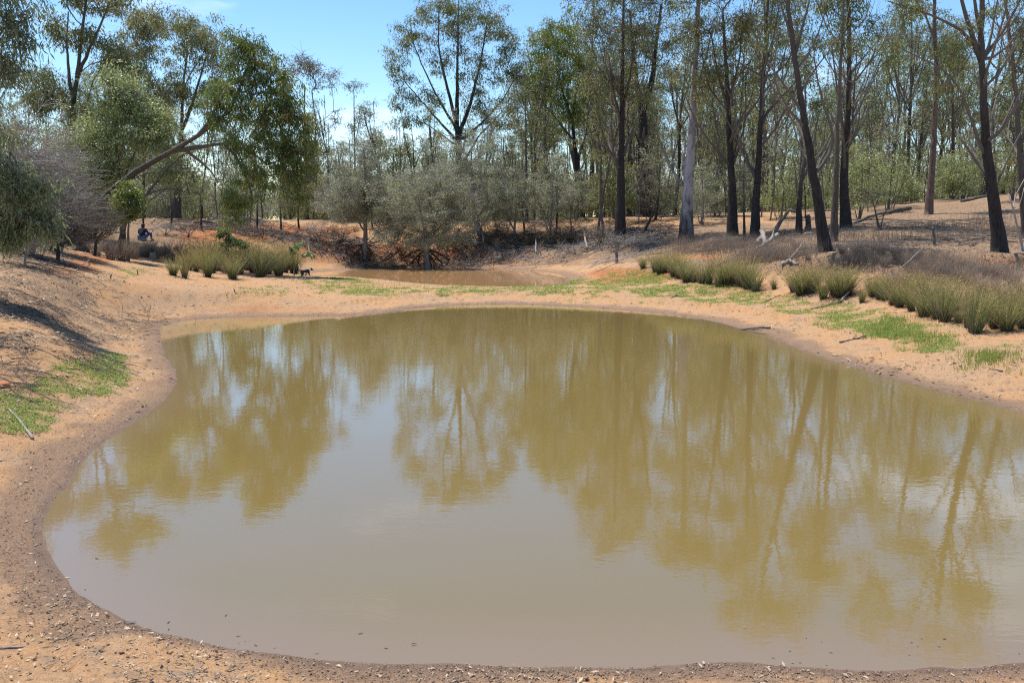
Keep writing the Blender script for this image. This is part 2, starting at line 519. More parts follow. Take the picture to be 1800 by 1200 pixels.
def leaf_quads(P, axis, L, W, tint, rng, curl=.0):
    """a pointed narrow leaf (one folded quad) at every P along axis"""
    n = len(P)
    axis = axis / (np.linalg.norm(axis, axis=1)[:, None] + 1e-9)
    r = rng.normal(size=(n, 3))
    side = np.cross(axis, r); side /= np.linalg.norm(side, axis=1)[:, None] + 1e-9
    L = np.asarray(L)[:, None]; W = np.asarray(W)[:, None]
    nor = np.cross(axis, side)
    mid = P + axis * L * .45 + nor * L * curl
    V = np.stack([P, mid + side * W * .5, P + axis * L, mid - side * W * .5], 1).reshape(-1, 3)
    Q = np.arange(n * 4).reshape(-1, 4)
    return V, Q, np.repeat(tint, 4)

# ------------------------------------------------------------------ trees
def build_tree(stems, clumps, rng, leaf=(.16, .035), nleaf=60, crad=.45, droop=.7, twigs=5, tip=.008, bare=0.0, flat=.75,
               sides=7, asc=1.4, twlen=1.0, texp=2.4, tint=(0, 1), seg=.55, wig=.08, reach=0.0):
    """stems: list of (points, radii) in local metres; first is the trunk. clumps: leaf clump centres.
    returns (Tubes, leafV, leafQ, leafTint)"""
    pos, par, spec, stemid = [], [], [], []
    chains = []
    for si, (P, rr) in enumerate(stems):
        P = np.asarray(P, float)
        # resample the polyline smoothly
        segl = np.linalg.norm(np.diff(P, axis=0), axis=1)
        s = np.concatenate([[0], np.cumsum(segl)])
        m = max(4, int(s[-1] / .35))
        t = np.linspace(0, s[-1], m)
        # catmull-like smoothing by interpolating then box filtering
        Q = np.stack([np.interp(t, s, P[:, k]) for k in range(3)], 1)
        for _ in range(2):
            Q[1:-1] = .25 * Q[:-2] + .5 * Q[1:-1] + .25 * Q[2:]
        Q[1:-1] += rng.normal(0, .012, (m - 2, 3))
        rr2 = np.interp(t, s, np.interp(s, np.linspace(0, s[-1], len(rr)), rr))
        if si == 0:
            j0 = -1
        else:
            A = np.array(pos)
            j0 = int(np.argmin(((A - Q[0]) ** 2).sum(1)))
            Q[0] = A[j0]
        ch = [j0] if j0 >= 0 else []
        for k in range(m):
            if k == 0 and j0 >= 0:
                continue
            pos.append(Q[k]); par.append(ch[-1] if ch else -1); spec.append(rr2[k]); stemid.append(si)
            ch.append(len(pos) - 1)
        chains.append(ch)
    nstem = len(pos)
    clumps = np.asarray(clumps, float).reshape(-1, 3)
    A = np.array(pos)
    if len(clumps):
        d0 = np.sqrt(((clumps[:, None] - A[None]) ** 2).sum(-1)).min(1)
        order = np.argsort(d0)
        cap = len(pos) + len(clumps) * 40
        B = np.zeros((cap, 3)); B[:len(pos)] = A
        Dv = np.zeros((cap, 3))
        for i in range(len(pos)):
            p = par[i]
            Dv[i] = (A[i] - A[p]) if p >= 0 else (0, 0, 1)
        Dv[:len(pos)] /= np.linalg.norm(Dv[:len(pos)], axis=1)[:, None] + 1e-9
        n = len(pos)
        zmin = A[:, 2].min() + .25 * (A[:, 2].max() - A[:, 2].min()) if len(stems) == 1 else A[:, 2].min()
        for ci in order:
            c = clumps[ci]
            dv = c - B[:n]
            dist = np.sqrt((dv ** 2).sum(1)) + 1e-6
            sl = dv[:, 2] / dist
            al = (dv * Dv[:n]).sum(1) / dist
            cost = dist * (1 + asc * np.maximum(0, .55 - sl) + .7 * np.maximum(0, .3 - al)) + 0.6 * (B[:n, 2] < zmin)
            cost[:1] += 5
            j = int(np.argmin(cost))
            L = dist[j]
            k = max(2, int(L / seg))
            p0 = B[j]
            ctrl = p0 + Dv[j] * L * .35 + (c - p0) * .25 + np.array([0, 0, -.06 * L]) + rng.normal(0, .09 * L, 3)
            t = np.linspace(0, 1, k + 1)[1:, None]
            path = (1 - t) ** 2 * p0 + 2 * t * (1 - t) * ctrl + t * t * c
            path[:-1] += rng.normal(0, wig * min(1, L / 3) * .5, (k - 1, 3)) if k > 1 else 0
            ch = [j]
            for q in path:
                B[n] = q
                d = q - B[ch[-1]]
                Dv[n] = d / (np.linalg.norm(d) + 1e-9)
                par.append(ch[-1]); spec.append(0.0)
                ch.append(n)
                n += 1
            chains.append(ch)
        pos = B[:n]
    else:
        pos = A
        n = len(pos)
    # pipe-model radii
    acc = np.zeros(n)
    haschild = np.zeros(n, bool)
    for i in range(n):
        if par[i] >= 0:
            haschild[par[i]] = True
    acc[~haschild] = tip ** texp
    for i in range(n - 1, 0, -1):
        if par[i] >= 0:
            acc[par[i]] += acc[i]
    rad = acc ** (1 / texp)
    rad = np.maximum(rad, np.array(spec))
    T = Tubes()
    for ci, ch in enumerate(chains):
        P = pos[ch]; r = rad[ch].copy()
        if ci >= len(stems) or ci > 0:
            r[0] = min(r[0], r[1] * 1.25)
        big = r.max()
        T.add(P, r, sides + 2 if ci == 0 else (sides if big > .05 else (5 if big > .025 else 3)), cap=ci < len(stems))
    # leaves
    LV, LQ, LT = [], [], []
    if len(clumps):
        ctint = rng.uniform(tint[0], tint[1], len(clumps))
        leafy = rng.uniform(size=len(clumps)) >= bare
        for ci, c in enumerate(clumps):
            cr = crad * rng.uniform(.65, 1.35)
            # twigs in the clump
            for _ in range(twigs):
                d = rng.normal(size=3); d[2] = abs(d[2]) * .6 - .15
                d /= np.linalg.norm(d)
                e = c + d * cr * rng.uniform(.7, 1.5) * twlen
                mid = (c + e) / 2 + rng.normal(0, .06 * cr, 3) + np.array([0, 0, .06 * cr])
                T.add(np.array([c, mid, e]), np.array([tip * .75, tip * .55, tip * .3]), 3, cap=False)
            if not leafy[ci]:
                continue
            m = int(nleaf * rng.uniform(.6, 1.4))
            g = rng.normal(size=(m, 3))
            g /= np.linalg.norm(g, axis=1)[:, None]
            g *= (rng.uniform(0, 1, m) ** .45)[:, None]
            P = c + g * np.array([cr, cr, cr * flat])
            ax = g * (1 - droop) + rng.normal(0, .35, (m, 3)) + np.array([0, 0, -droop * 1.3])
            L = leaf[0] * rng.uniform(.6, 1.3, m); W = leaf[1] * rng.uniform(.7, 1.3, m)
            tt = np.clip(ctint[ci] * .65 + rng.uniform(0, .5, m) - .08, 0, 1)
            v, q, ti = leaf_quads(P, ax, L, W, tt, rng, curl=.06)
            LV.append(v); LT.append(ti)
    if LV:
        LV = np.concatenate(LV); LT = np.concatenate(LT)
        LQ = np.arange(len(LV)).reshape(-1, 4)
    else:
        LV = None
    return T, LV, LQ, LT

def tree_object(name, label, cat, base, T, LV, LQ, LT, bark, leafm, group=None, crown='crown'):
    r = thing(name, label, cat, base, group)
    link('trunk', T.mesh(name + '_trunk', M[bark]), r)
    if LV is not None:
        link(crown, make_mesh(name + '_crown', LV, LQ, None, {'tint': LT}, M[leafm]), r)
    return r

def ellipsoid_pts(c, rad, n, rng, shell=.45):
    g = rng.normal(size=(n, 3)); g /= np.linalg.norm(g, axis=1)[:, None]
    g *= (rng.uniform(0, 1, n) ** shell)[:, None]
    return np.asarray(c) + g * np.asarray(rad)

def outliers(C, rng, f):
    """stretch some clump centres away from the middle of their crown, mostly upwards, so that its outline is ragged"""
    if len(C) == 0: return C
    m = C.mean(0)
    k = rng.uniform(size=len(C)) < f
    d = C - m
    s = rng.uniform(1.05, 1.5, len(C))[:, None]
    C = C.copy()
    C[k] = (m + d * s)[k] + np.array([0, 0, .12]) * np.abs(d[k]).sum(1)[:, None]
    return C

def photo_tree(name, label, cat, D, stems, crowns, bark, leafm, seed, group=None, depth=.85, outl=.15, nmul=1.0, limbs=0, **kw):
    """stems: [([(px, py[, dd]) ...], w0, w1)] with widths in pixels of the photograph; crowns: [(px, py, rx, ry, n[, dd])]"""
    rng = np.random.default_rng(seed)
    s = D / FPX
    b = stems[0][0][0]
    bx = at_d(b[0], b[1], D)
    base = np.array([bx[0], D, h1(bx[0], D)])
    S = []
    for k, (pts, w0, w1) in enumerate(stems):
        P = np.array([at_d(p[0], p[1], D + (p[2] if len(p) > 2 else 0)) for p in pts]) - base
        if k == 0:
            P[0, 2] = -.12
            if len(P) > 1 and P[1, 2] < .2:
                P[1, 2] = .3
        r = w0 * (w1 * .72 / w0) ** np.linspace(0, 1, len(pts)) * s * .46
        if k == 0 and len(pts) > 1:
            P = np.insert(P, 1, P[0] + (P[1] - P[0]) * min(.3, .35 / (np.linalg.norm(P[1] - P[0]) + .01)), 0)
            r = np.insert(r, 0, r[0] * 1.45)
        S.append((P, r))
    if limbs:                      # ascending, forking limbs spread round the trunk
        P, r = S[0]
        hh = np.linspace(0, 1, len(P)); top = P[-1, 2]
        for i in range(limbs):
            f = rng.uniform(.34, .86)
            b0 = np.array([np.interp(f, hh, P[:, q]) for q in range(3)]); rb = np.interp(f, hh, r)
            a = rng.uniform(0, 2 * math.pi); L = top * rng.uniform(.16, .34)
            o = np.array([math.cos(a), math.sin(a), 0])
            e1 = b0 + o * L * .26 + np.array([0, 0, L * .28]) + rng.normal(0, .06 * L, 3); e2 = b0 + o * L * .42 + np.array([0, 0, L * .66]) + rng.normal(0, .07 * L, 3)
            e3 = b0 + o * L * .62 + np.array([0, 0, L * 1.05]) + rng.normal(0, .08 * L, 3)
            S.append((np.array([b0, e1, e2, e3]), np.array([.5, .36, .24, .12]) * max(rb, .05)))
            a += rng.choice([-1, 1]) * rng.uniform(.7, 1.5); o = np.array([math.cos(a), math.sin(a), 0])
            S.append((np.array([e1, e1 + o * L * .22 + [0, 0, L * .3], e1 + o * L * .34 + [0, 0, L * .72]]), np.array([.3, .2, .1]) * max(rb, .05)))
    C = []
    for cr in crowns:
        cx, cy, rx, ry, n = cr[:5]
        dd = cr[5] if len(cr) > 5 else 0
        c = at_d(cx, cy, D + dd) - base
        C.append(outliers(ellipsoid_pts(c, (rx * s, max(rx, ry * .7) * s * depth, ry * s), int(n * nmul), rng), rng, outl))
    C = np.concatenate(C) if C else np.zeros((0, 3))
    C = C[C[:, 2] > .3]
    out = build_tree(S, C, rng, **kw)
    return tree_object(name, label, cat, base, *out, bark, leafm, group)

# ------------------------------------------------------------------ ground masks
def blob(px, py, L):
    m = np.zeros(px.shape)
    for cx, cy, rx, ry, s in L:
        q = ((px - cx) / rx) ** 2 + ((py - cy) / ry) ** 2
        m = np.maximum(m, s * np.clip(1.6 - q, 0, 1))
    return m

GREEN = [(150, 665, 85, 32, 1), (75, 700, 85, 26, 1), (30, 742, 70, 22, .95), (195, 632, 34, 14, .9), (110, 640, 40, 14, .45),
         (800, 513, 270, 9, .8), (600, 500, 70, 13, .75), (480, 512, 60, 9, .45), (930, 512, 110, 8, .85), (1060, 503, 110, 14, .8), (1125, 490, 62, 12, 1),
         (1100, 480, 40, 8, .9), (1200, 512, 130, 12, .9), (1310, 525, 110, 12, .85), (1420, 540, 90, 15, .75), (1560, 578, 70, 24, 1),
         (1620, 603, 70, 18, .9), (1500, 556, 80, 16, .75), (1470, 560, 60, 18, .7), (1700, 622, 55, 12, .45), (1640, 575, 60, 14, .5),
         (1780, 600, 60, 14, .5), (1740, 655, 70, 10, .35), (90, 1145, 70, 9, .5), (20, 1150, 50, 10, .45), (190, 1180, 40, 7, .4),
         (240, 478, 40, 8, .6), (190, 488, 40, 7, .5), (560, 490, 90, 10, .4), (700, 520, 200, 10, .35), (1100, 525, 150, 12, .45)]
RED = [(420, 410, 200, 16, 1.2), (300, 405, 100, 14, 1.1), (140, 455, 60, 18, .7), (120, 470, 60, 14, .6), (1110, 482, 75, 12, .9), (1060, 492, 60, 12, .6), (960, 412, 80, 12, .6), (1080, 415, 60, 12, .7),
       (680, 446, 170, 18, 1.2), (560, 430, 80, 14, .8), (880, 455, 130, 11, 1.1), (1230, 452, 60, 10, .8), (1450, 462, 60, 8, .7), (1560, 464, 60, 7, .6), (1700, 468, 120, 9, .75), (1780, 462, 60, 9, .7), (700, 560, 160, 10, .35), (480, 545, 130, 10, .45)]
LIT = [(150, 575, 130, 34, .55), (120, 500, 120, 24, .6), (330, 530, 120, 16, .35), (980, 452, 150, 12, .75), (60, 520, 120, 50, .75), (30, 600, 60, 20, .6), (20, 450, 130, 25, .8), (980, 420, 180, 22, .9), (1000, 455, 160, 12, .7), (1120, 430, 120, 18, 1),
       (1700, 395, 330, 55, 1), (1300, 420, 200, 30, .9), (1600, 430, 250, 26, .9), (560, 425, 120, 14, .6), (620, 455, 120, 10, .55), (1400, 468, 300, 16, .8), (1640, 480, 160, 18, .7), (200, 540, 90, 20, .3)]

def masks(x, y, z, d1, d2):
    px, py = project(x, y, z)
    front = y > 1.5
    n1 = fbm(x * 2.2, y * 2.2, 51, 4); n2 = fbm(x * .7, y * .7, 61, 4); n3 = fbm(x * 6, y * 6, 71, 3)
    wid = .62 - .32 * sstep(650, 950, py) + .30 * sstep(260, 40, px) * sstep(650, 800, py) + .45 * (n2 - .5)
    wet = 1 - sstep(.45, 1.0, (d1 + .5 * (n1 - .5)) / np.maximum(wid, .3))
    wet = np.maximum(wet, 1 - sstep(.4, 1.1, d2 + .7 * (n1 - .5)))
    damp = .8 * (1 - sstep(.03, .17, np.minimum(d1, d2) + .22 * (n1 - .5) + .10 * (n3 - .5)))
    green = blob(px, py, GREEN) * front
    green = sstep(.40, 1.05, green * .85 + 1.1 * (n1 - .5) + .8 * (n3 - .5)) * (np.minimum(d1, d2) > .1)
    red = blob(px, py, RED) * front
    red = sstep(.25, .8, red + .8 * (n2 - .5))
    lit = np.maximum(blob(px, py, LIT) * front, sstep(50, 54, y))
    lit = np.maximum(lit, sstep(20, 32, np.hypot(x, y)) * sstep(14, 19, np.abs(x)) * .9)
    lit = sstep(.3, .85, lit + .9 * (n1 - .5) + .3 * (n3 - .5)) * (1 - wet)
    return wet, damp, green, red, lit

# ------------------------------------------------------------------ ground sheet
def ground():
    rad = np.concatenate([np.geomspace(.35, 3.4, 34)[:-1], np.geomspace(3.4, 70, 400)[:-1], np.geomspace(70, 900, 48)])
    ang = np.concatenate([np.radians(np.arange(-36, 36.01, .105)), np.radians(np.arange(39, 322, 3.0))])
    A, Rr = np.meshgrid(ang, rad)
    x = (Rr * np.sin(A)).ravel(); y = (Rr * np.cos(A)).ravel()
    z, d1, d2 = H_full(x, y)
    wet, damp, green, red, lit = masks(x, y, z, d1, d2)
    dm = np.minimum(d1, d2)
    near = 1 - sstep(28, 48, np.hypot(x, y))
    dry = sstep(.02, .5, dm)
    z = z + near * dry * (.05 * (fbm(x * 2.6, y * 2.6, 81, 4) - .5) + .045 * np.maximum(0, fbm(x * 6, y * 6, 83, 3) - .5) + .020 * (fbm(x * 17, y * 17, 91, 3) - .5))
    z = z - near * dry * .035 * np.maximum(0, vnoise(x * 5.5, y * 5.5, 97) - .74) / .26 * (vnoise(x * .9, y * .9, 99) > .4)
    z = z + near * sstep(.02, .15, dm) * wet * .022 * (fbm(x * 22, y * 22, 95, 2) - .45)
    nA, nR = len(ang), len(rad)
    i = np.arange(nR - 1)[:, None] * nA; k = np.arange(nA)[None]; k2 = (k + 1) % nA
    q = np.stack([i + k, i + nA + k, i + nA + k2, i + k2], -1).reshape(-1, 4)
    V = np.stack([x, y, z], 1)
    # centre cap
    V = np.concatenate([V, [[0, 0, z[:nA].mean()]]])
    c = len(V) - 1
    kk = np.arange(nA)
    t = np.stack([np.full(nA, c), kk, (kk + 1) % nA], 1)
    app = lambda a: np.append(a, 0)
    at = {'wet': app(wet), 'damp': app(damp), 'green': app(green), 'red': app(red), 'litm': app(lit)}
    m, n, l = mat('earth')
    out = n.new('ShaderNodeOutputMaterial')
    pr = n.new('ShaderNodeBsdfPrincipled')
    pr.inputs['Specular IOR Level'].default_value = .2
    tc = n.new('ShaderNodeTexCoord')
    def noise(scale, det=5, rough=.6):
        z_ = n.new('ShaderNodeTexNoise'); z_.inputs['Scale'].default_value = scale; z_.inputs['Detail'].default_value = det
        z_.inputs['Roughness'].default_value = rough
        l.new(tc.outputs['Object'], z_.inputs['Vector'])
        return z_.outputs['Fac']
    def attr(k):
        a = n.new('ShaderNodeAttribute'); a.attribute_name = k
        return a.outputs['Fac']
    def mixc(f, a, b):
        x_ = n.new('ShaderNodeMixRGB')
        l.new(f, x_.inputs[0])
        for s_, v in ((1, a), (2, b)):
            if isinstance(v, tuple): x_.inputs[s_].default_value = (*v, 1)
            else: l.new(v, x_.inputs[s_])
        return x_.outputs[0]
    def rampc(f, st):
        r_ = ramp(n, st); l.new(f, r_.inputs[0]); return r_.outputs[0]
    fine, mid, big, grit = noise(38, 6, .7), noise(5, 5), noise(.9, 4), noise(120, 3, .7)
    sand = mixc(rampc(big, [(.38, (0, 0, 0)), (.62, (1, 1, 1))]),
                rampc(fine, [(.28, (0.324, 0.165, 0.071)), (.5, (0.506, 0.279, 0.129)), (.72, (0.611, 0.366, 0.186))]),
                rampc(fine, [(.28, (0.286, 0.170, 0.093)), (.5, (0.458, 0.279, 0.150)), (.72, (0.591, 0.394, 0.235))]))
    sand = mixc(rampc(mid, [(.52, (0, 0, 0)), (.66, (0.620, 0.626, 0.667))]), sand, rampc(grit, [(.35, (0.210, 0.135, 0.092)), (.65, (0.401, 0.279, 0.195))]))
    redc = rampc(mid, [(.3, (0.234, 0.077, 0.032)), (.5, (0.396, 0.162, 0.068)), (.7, (0.495, 0.243, 0.113))])
    litc = rampc(fine, [(.30, (0.089, 0.053, 0.031)), (.45, (0.223, 0.141, 0.084)), (.58, (0.366, 0.243, 0.150)), (.72, (0.535, 0.379, 0.245))])
    wetc = rampc(fine, [(.28, (.165, .095, .055)), (.5, (.285, .178, .108)), (.75, (.41, .275, .18))])
    damc = rampc(mid, [(.3, (.16, .10, .066)), (.7, (.25, .165, .112))])
    grn = rampc(fine, [(.3, (0.099, 0.122, 0.027)), (.7, (0.189, 0.225, 0.059))])
    c_ = mixc(attr('red'), sand, redc)
    c_ = mixc(attr('litm'), c_, litc)
    c_ = mixc(attr('wet'), c_, wetc)
    c_ = mixc(attr('damp'), c_, damc)
    gm = n.new('ShaderNodeMath'); gm.operation = 'MULTIPLY'; gm.inputs[1].default_value = .38
    l.new(attr('green'), gm.inputs[0])
    c_ = mixc(gm.outputs[0], c_, grn)
    l.new(c_, pr.inputs['Base Color'])
    rg = n.new('ShaderNodeMapRange'); rg.inputs[3].default_value = .95; rg.inputs[4].default_value = .5
    l.new(attr('damp'), rg.inputs[0]); l.new(rg.outputs[0], pr.inputs['Roughness'])
    add = n.new('ShaderNodeMath'); add.operation = 'ADD'
    l.new(fine, add.inputs[0]); l.new(grit, add.inputs[1])
    bp = n.new('ShaderNodeBump'); bp.inputs['Strength'].default_value = .75; bp.inputs['Distance'].default_value = .03
    l.new(add.outputs[0], bp.inputs['Height']); l.new(bp.outputs[0], pr.inputs['Normal'])
    l.new(pr.outputs[0], out.inputs['Surface'])
    me = make_mesh('ground', V, q, t, at, m, smooth=True)
    # make sure normals look up
    if me.polygons[1000].normal.z < 0:
        me.flip_normals()
    tag(link('ground', me), 'bare orange sandy ground sloping to the two waterholes', kind='structure')

ground()

# ------------------------------------------------------------------ water
def water(name, poly, level, label, shallow, deep, dmax, pad=.5, ripple=1.0):
    x0, y0 = poly.min(0) - pad; x1, y1 = poly.max(0) + pad
    step = .16
    gx = np.arange(x0, x1 + step, step); gy = np.arange(y0, y1 + step, step)
    X, Y = np.meshgrid(gx, gy)
    d = sdf(X.ravel(), Y.ravel(), poly).reshape(X.shape)
    keep = d < pad
    idx = -np.ones(X.shape, int)
    fk = keep[:-1, :-1] & keep[1:, :-1] & keep[:-1, 1:] & keep[1:, 1:]
    used = np.zeros(X.shape, bool)
    used[:-1, :-1] |= fk; used[1:, :-1] |= fk; used[:-1, 1:] |= fk; used[1:, 1:] |= fk
    idx[used] = np.arange(used.sum())
    V = np.stack([X[used], Y[used], np.full(used.sum(), level)], 1)
    q = np.stack([idx[:-1, :-1][fk], idx[:-1, 1:][fk], idx[1:, 1:][fk], idx[1:, :-1][fk]], 1)
    dep = np.clip(-d[used] / dmax + .35 * (fbm(V[:, 0] * .8, V[:, 1] * .8, 33, 3) - .5), 0, 1)
    m, n, l = mat(name)
    out = n.new('ShaderNodeOutputMaterial')
    pr = n.new('ShaderNodeBsdfPrincipled')
    pr.inputs['Roughness'].default_value = .02
    pr.inputs['IOR'].default_value = 1.82
    at = n.new('ShaderNodeAttribute'); at.attribute_name = 'depth'
    rp = ramp(n, [(0, shallow), (.55, tuple(.45 * a + .55 * b for a, b in zip(shallow, deep))), (1, deep)])
    l.new(at.outputs['Fac'], rp.inputs[0]); l.new(rp.outputs[0], pr.inputs['Base Color'])
    tc = n.new('ShaderNodeTexCoord')
    def wave(sx, sy, dist, strength, prev, det=2, rot=0.0):
        mp = n.new('ShaderNodeMapping'); mp.inputs['Scale'].default_value = (sx, sy, 1); mp.inputs['Rotation'].default_value = (0, 0, rot)
        nz = n.new('ShaderNodeTexNoise'); nz.inputs['Scale'].default_value = 1; nz.inputs['Detail'].default_value = det
        l.new(tc.outputs['Object'], mp.inputs[0]); l.new(mp.outputs[0], nz.inputs['Vector'])
        b = n.new('ShaderNodeBump'); b.inputs['Strength'].default_value = strength; b.inputs['Distance'].default_value = dist
        l.new(nz.outputs['Fac'], b.inputs['Height'])
        if prev is not None: l.new(prev.outputs[0], b.inputs['Normal'])
        return b
    b = wave(.8, 1.5, .0013 * ripple, 1, None, 1, .15)
    b = wave(4.5, 9.5, .0006 * ripple, 1, b, 2, -.1)
    b = wave(14, 26, .0003 * ripple, 1, b, 1, .2)
    l.new(b.outputs[0], pr.inputs['Normal'])
    l.new(pr.outputs[0], out.inputs['Surface'])
    me = make_mesh(name, V, q, None, {'depth': dep}, m, smooth=True)
    tag(link(name, me), label, kind='structure')

water('pond_water', POND, POND_Z, 'muddy olive brown water of the large near waterhole', (.215, .145, .075), (.19, .131, .042), .75)
water('far_pond_water', POND2, FAR_Z, 'brown water of the small waterhole beyond the sandy spit', (.40, .225, .105), (.44, .25, .11), 1.2, ripple=.6)

# ------------------------------------------------------------------ the trees that the photograph shows one by one
GUM = dict(leaf=(.21, .048), nleaf=62, crad=.48, droop=.62, twigs=7, tip=.010, limbs=2)
THIN = dict(leaf=(.20, .044), nleaf=44, crad=.55, droop=.6, twigs=9, tip=.0115, bare=.2, limbs=6)

photo_tree('gum_tree', 'tall dark forked gum rising behind the leafless bushes at the left', 'tree', 42,
  [([(128, 402), (126, 330), (125, 260), (128, 190), (134, 140), (142, 80), (150, 10), (155, -40)], 17, 5),
   ([(128, 172), (120, 130), (118, 80), (120, 20)], 8, 3), ([(133, 142), (155, 90), (175, 50), (192, 5)], 8, 4)],
  [(150, -20, 60, 40, 50), (100, 60, 24, 34, 16), (195, 85, 30, 26, 20), (205, 0, 40, 30, 20), (75, 130, 24, 18, 14), (152, 60, 30, 30, 14),
   (215, 115, 40, 26, 26), (100, 170, 35, 24, 20), (165, 205, 50, 32, 30), (70, 180, 30, 30, 18)], 'iron', 'gum', 101, **GUM)
photo_tree('gum_tree', 'broad round topped gum behind the silvery tree on the left', 'tree', 52,
  [([(310, 398), (312, 330), (318, 270), (320, 215), (322, 150), (330, 80)], 14, 4), ([(316, 280), (295, 220), (270, 160), (250, 100)], 8, 3),
   ([(320, 232), (345, 160), (365, 90)], 8, 3)],
  [(300, 42, 80, 24, 62), (250, 66, 45, 36, 40), (350, 70, 45, 40, 45), (388, 112, 28, 36, 25), (230, 120, 42, 36, 25), (300, 105, 60, 30, 22),
   (290, 160, 50, 28, 28), (350, 160, 45, 36, 26), (270, 200, 50, 30, 22)], 'brown', 'olive', 102, **GUM)
photo_tree('silver_tree', 'pale silvery green leafy tree left of the leaning trunk', 'tree', 39,
  [([(215, 402), (212, 330), (205, 260), (200, 200)], 9, 4), ([(212, 330), (235, 270), (262, 225)], 5, 3), ([(208, 300), (180, 260), (150, 250)], 5, 3)],
  [(205, 160, 42, 40, 75), (230, 190, 38, 38, 55), (268, 206, 38, 22, 34), (180, 240, 58, 42, 70), (280, 246, 48, 28, 44), (130, 255, 42, 32, 44),
   (200, 290, 48, 32, 48), (168, 312, 38, 28, 32), (300, 300, 40, 30, 30)], 'grey', 'silver', 103, leaf=(.15, .05), nleaf=58, crad=.42, droop=.35, twigs=4, tip=.006)
photo_tree('leaning_tree', 'big dark green tree leaning right over the bank on a long sloping trunk', 'tree', 36,
  [([(140, 396), (158, 374), (180, 352), (220, 316), (240, 300), (270, 284), (300, 268), (324, 254), (352, 236), (380, 212), (408, 192)], 20, 8),
   ([(308, 266), (340, 260), (380, 253), (410, 254), (440, 264), (470, 290)], 10, 4), ([(322, 262), (336, 272), (354, 278), (372, 300), (383, 320)], 8, 3),
   ([(400, 197), (425, 150), (440, 100), (446, 70)], 8, 3), ([(352, 236), (372, 205), (390, 170)], 7, 4), ([(400, 254), (430, 300), (445, 340), (440, 390)], 6, 3)],
  [(455, 215, 70, 66, 120), (490, 160, 40, 46, 46), (430, 78, 34, 22, 26), (442, 122, 42, 32, 42), (400, 165, 38, 32, 36), (520, 240, 36, 56, 46),
   (490, 305, 52, 44, 40), (432, 326, 38, 42, 24), (412, 376, 20, 36, 16), (530, 320, 28, 42, 22), (372, 205, 30, 26, 16), (408, 432, 12, 16, 7)],
  'brown', 'dense', 104, leaf=(.19, .045), nleaf=52, crad=.36, droop=.66, twigs=6, tip=.008, depth=.9, asc=.5, outl=.3)
photo_tree('leaning_sapling', 'thin sloping trunk leaning right under the big leaning tree', 'tree', 38,
  [([(205, 404), (222, 378), (256, 344), (270, 328), (288, 300), (308, 282), (330, 268)], 9, 4), ([(256, 344), (280, 330), (312, 328), (330, 338)], 4, 2),
   ([(226, 380), (260, 355), (292, 332)], 4, 2)], [(340, 330, 28, 18, 10), (350, 270, 26, 20, 10), (318, 300, 20, 14, 6)], 'brown', 'silver', 105, **{**THIN, 'limbs': 0})
photo_tree('shrub', 'dark green bushy shrub below the sloping trunk at the left', 'shrub', 35,
  [([(222, 412), (226, 385), (230, 350)], 5, 2)], [(228, 350, 26, 32, 60), (215, 370, 20, 22, 24)], 'brown', 'dense', 106, leaf=(.12, .045), nleaf=60, crad=.3, droop=.4, twigs=4, tip=.005)
photo_tree('gum_tree', 'sparse rusty leaved gum just right of the leaning tree', 'tree', 58,
  [([(540, 398), (538, 300), (536, 220), (535, 150)], 6, 3), ([(540, 380), (548, 300), (556, 220), (548, 160)], 4, 2)],
  [(530, 115, 36, 20, 30), (575, 150, 18, 28, 7), (590, 205, 9, 13, 5), (560, 140, 24, 26, 9), (545, 225, 20, 24, 14), (545, 330, 24, 48, 32), (570, 290, 16, 30, 8)],
  'brown', 'red', 107, **{**THIN, 'limbs': 0})
photo_tree('gum_tree', 'near gum with long drooping leaves hanging in at the left edge', 'tree', 17,
  [([(-170, 600), (-155, 400), (-140, 200), (-130, 0), (-125, -150)], 40, 14), ([(-140, 250), (-80, 255), (-20, 285), (30, 320), (70, 352), (92, 396)], 14, 4),
   ([(-135, 80), (-80, 60), (-20, 66), (25, 50), (55, 30)], 12, 4), ([(-142, 260), (-80, 300), (-30, 350), (0, 400)], 9, 4)],
  [(10, 50, 36, 46, 22), (40, 70, 16, 20, 6), (45, 28, 12, 10, 4), (-50, 140, 70, 80, 16), (15, 115, 28, 30, 16), (-20, 240, 40, 30, 16), (-10, 372, 56, 30, 24), (46, 350, 44, 14, 14), (10, 420, 14, 14, 6), (60, 385, 10, 12, 5), (78, 388, 22, 16, 10), (92, 412, 9, 18, 7), (30, 398, 22, 22, 10),
   (72, 330, 30, 18, 12), (-40, 310, 60, 50, 24), (-80, 0, 90, 80, 16), (10, 310, 50, 26, 20), (15, 405, 20, 14, 8), (20, -20, 50, 40, 14)],
  'grey', 'gum_blue', 108, leaf=(.155, .031), nleaf=34, crad=.26, droop=.6, twigs=7, tip=.007, depth=1.0, seg=.35, outl=.55, flat=1.1)

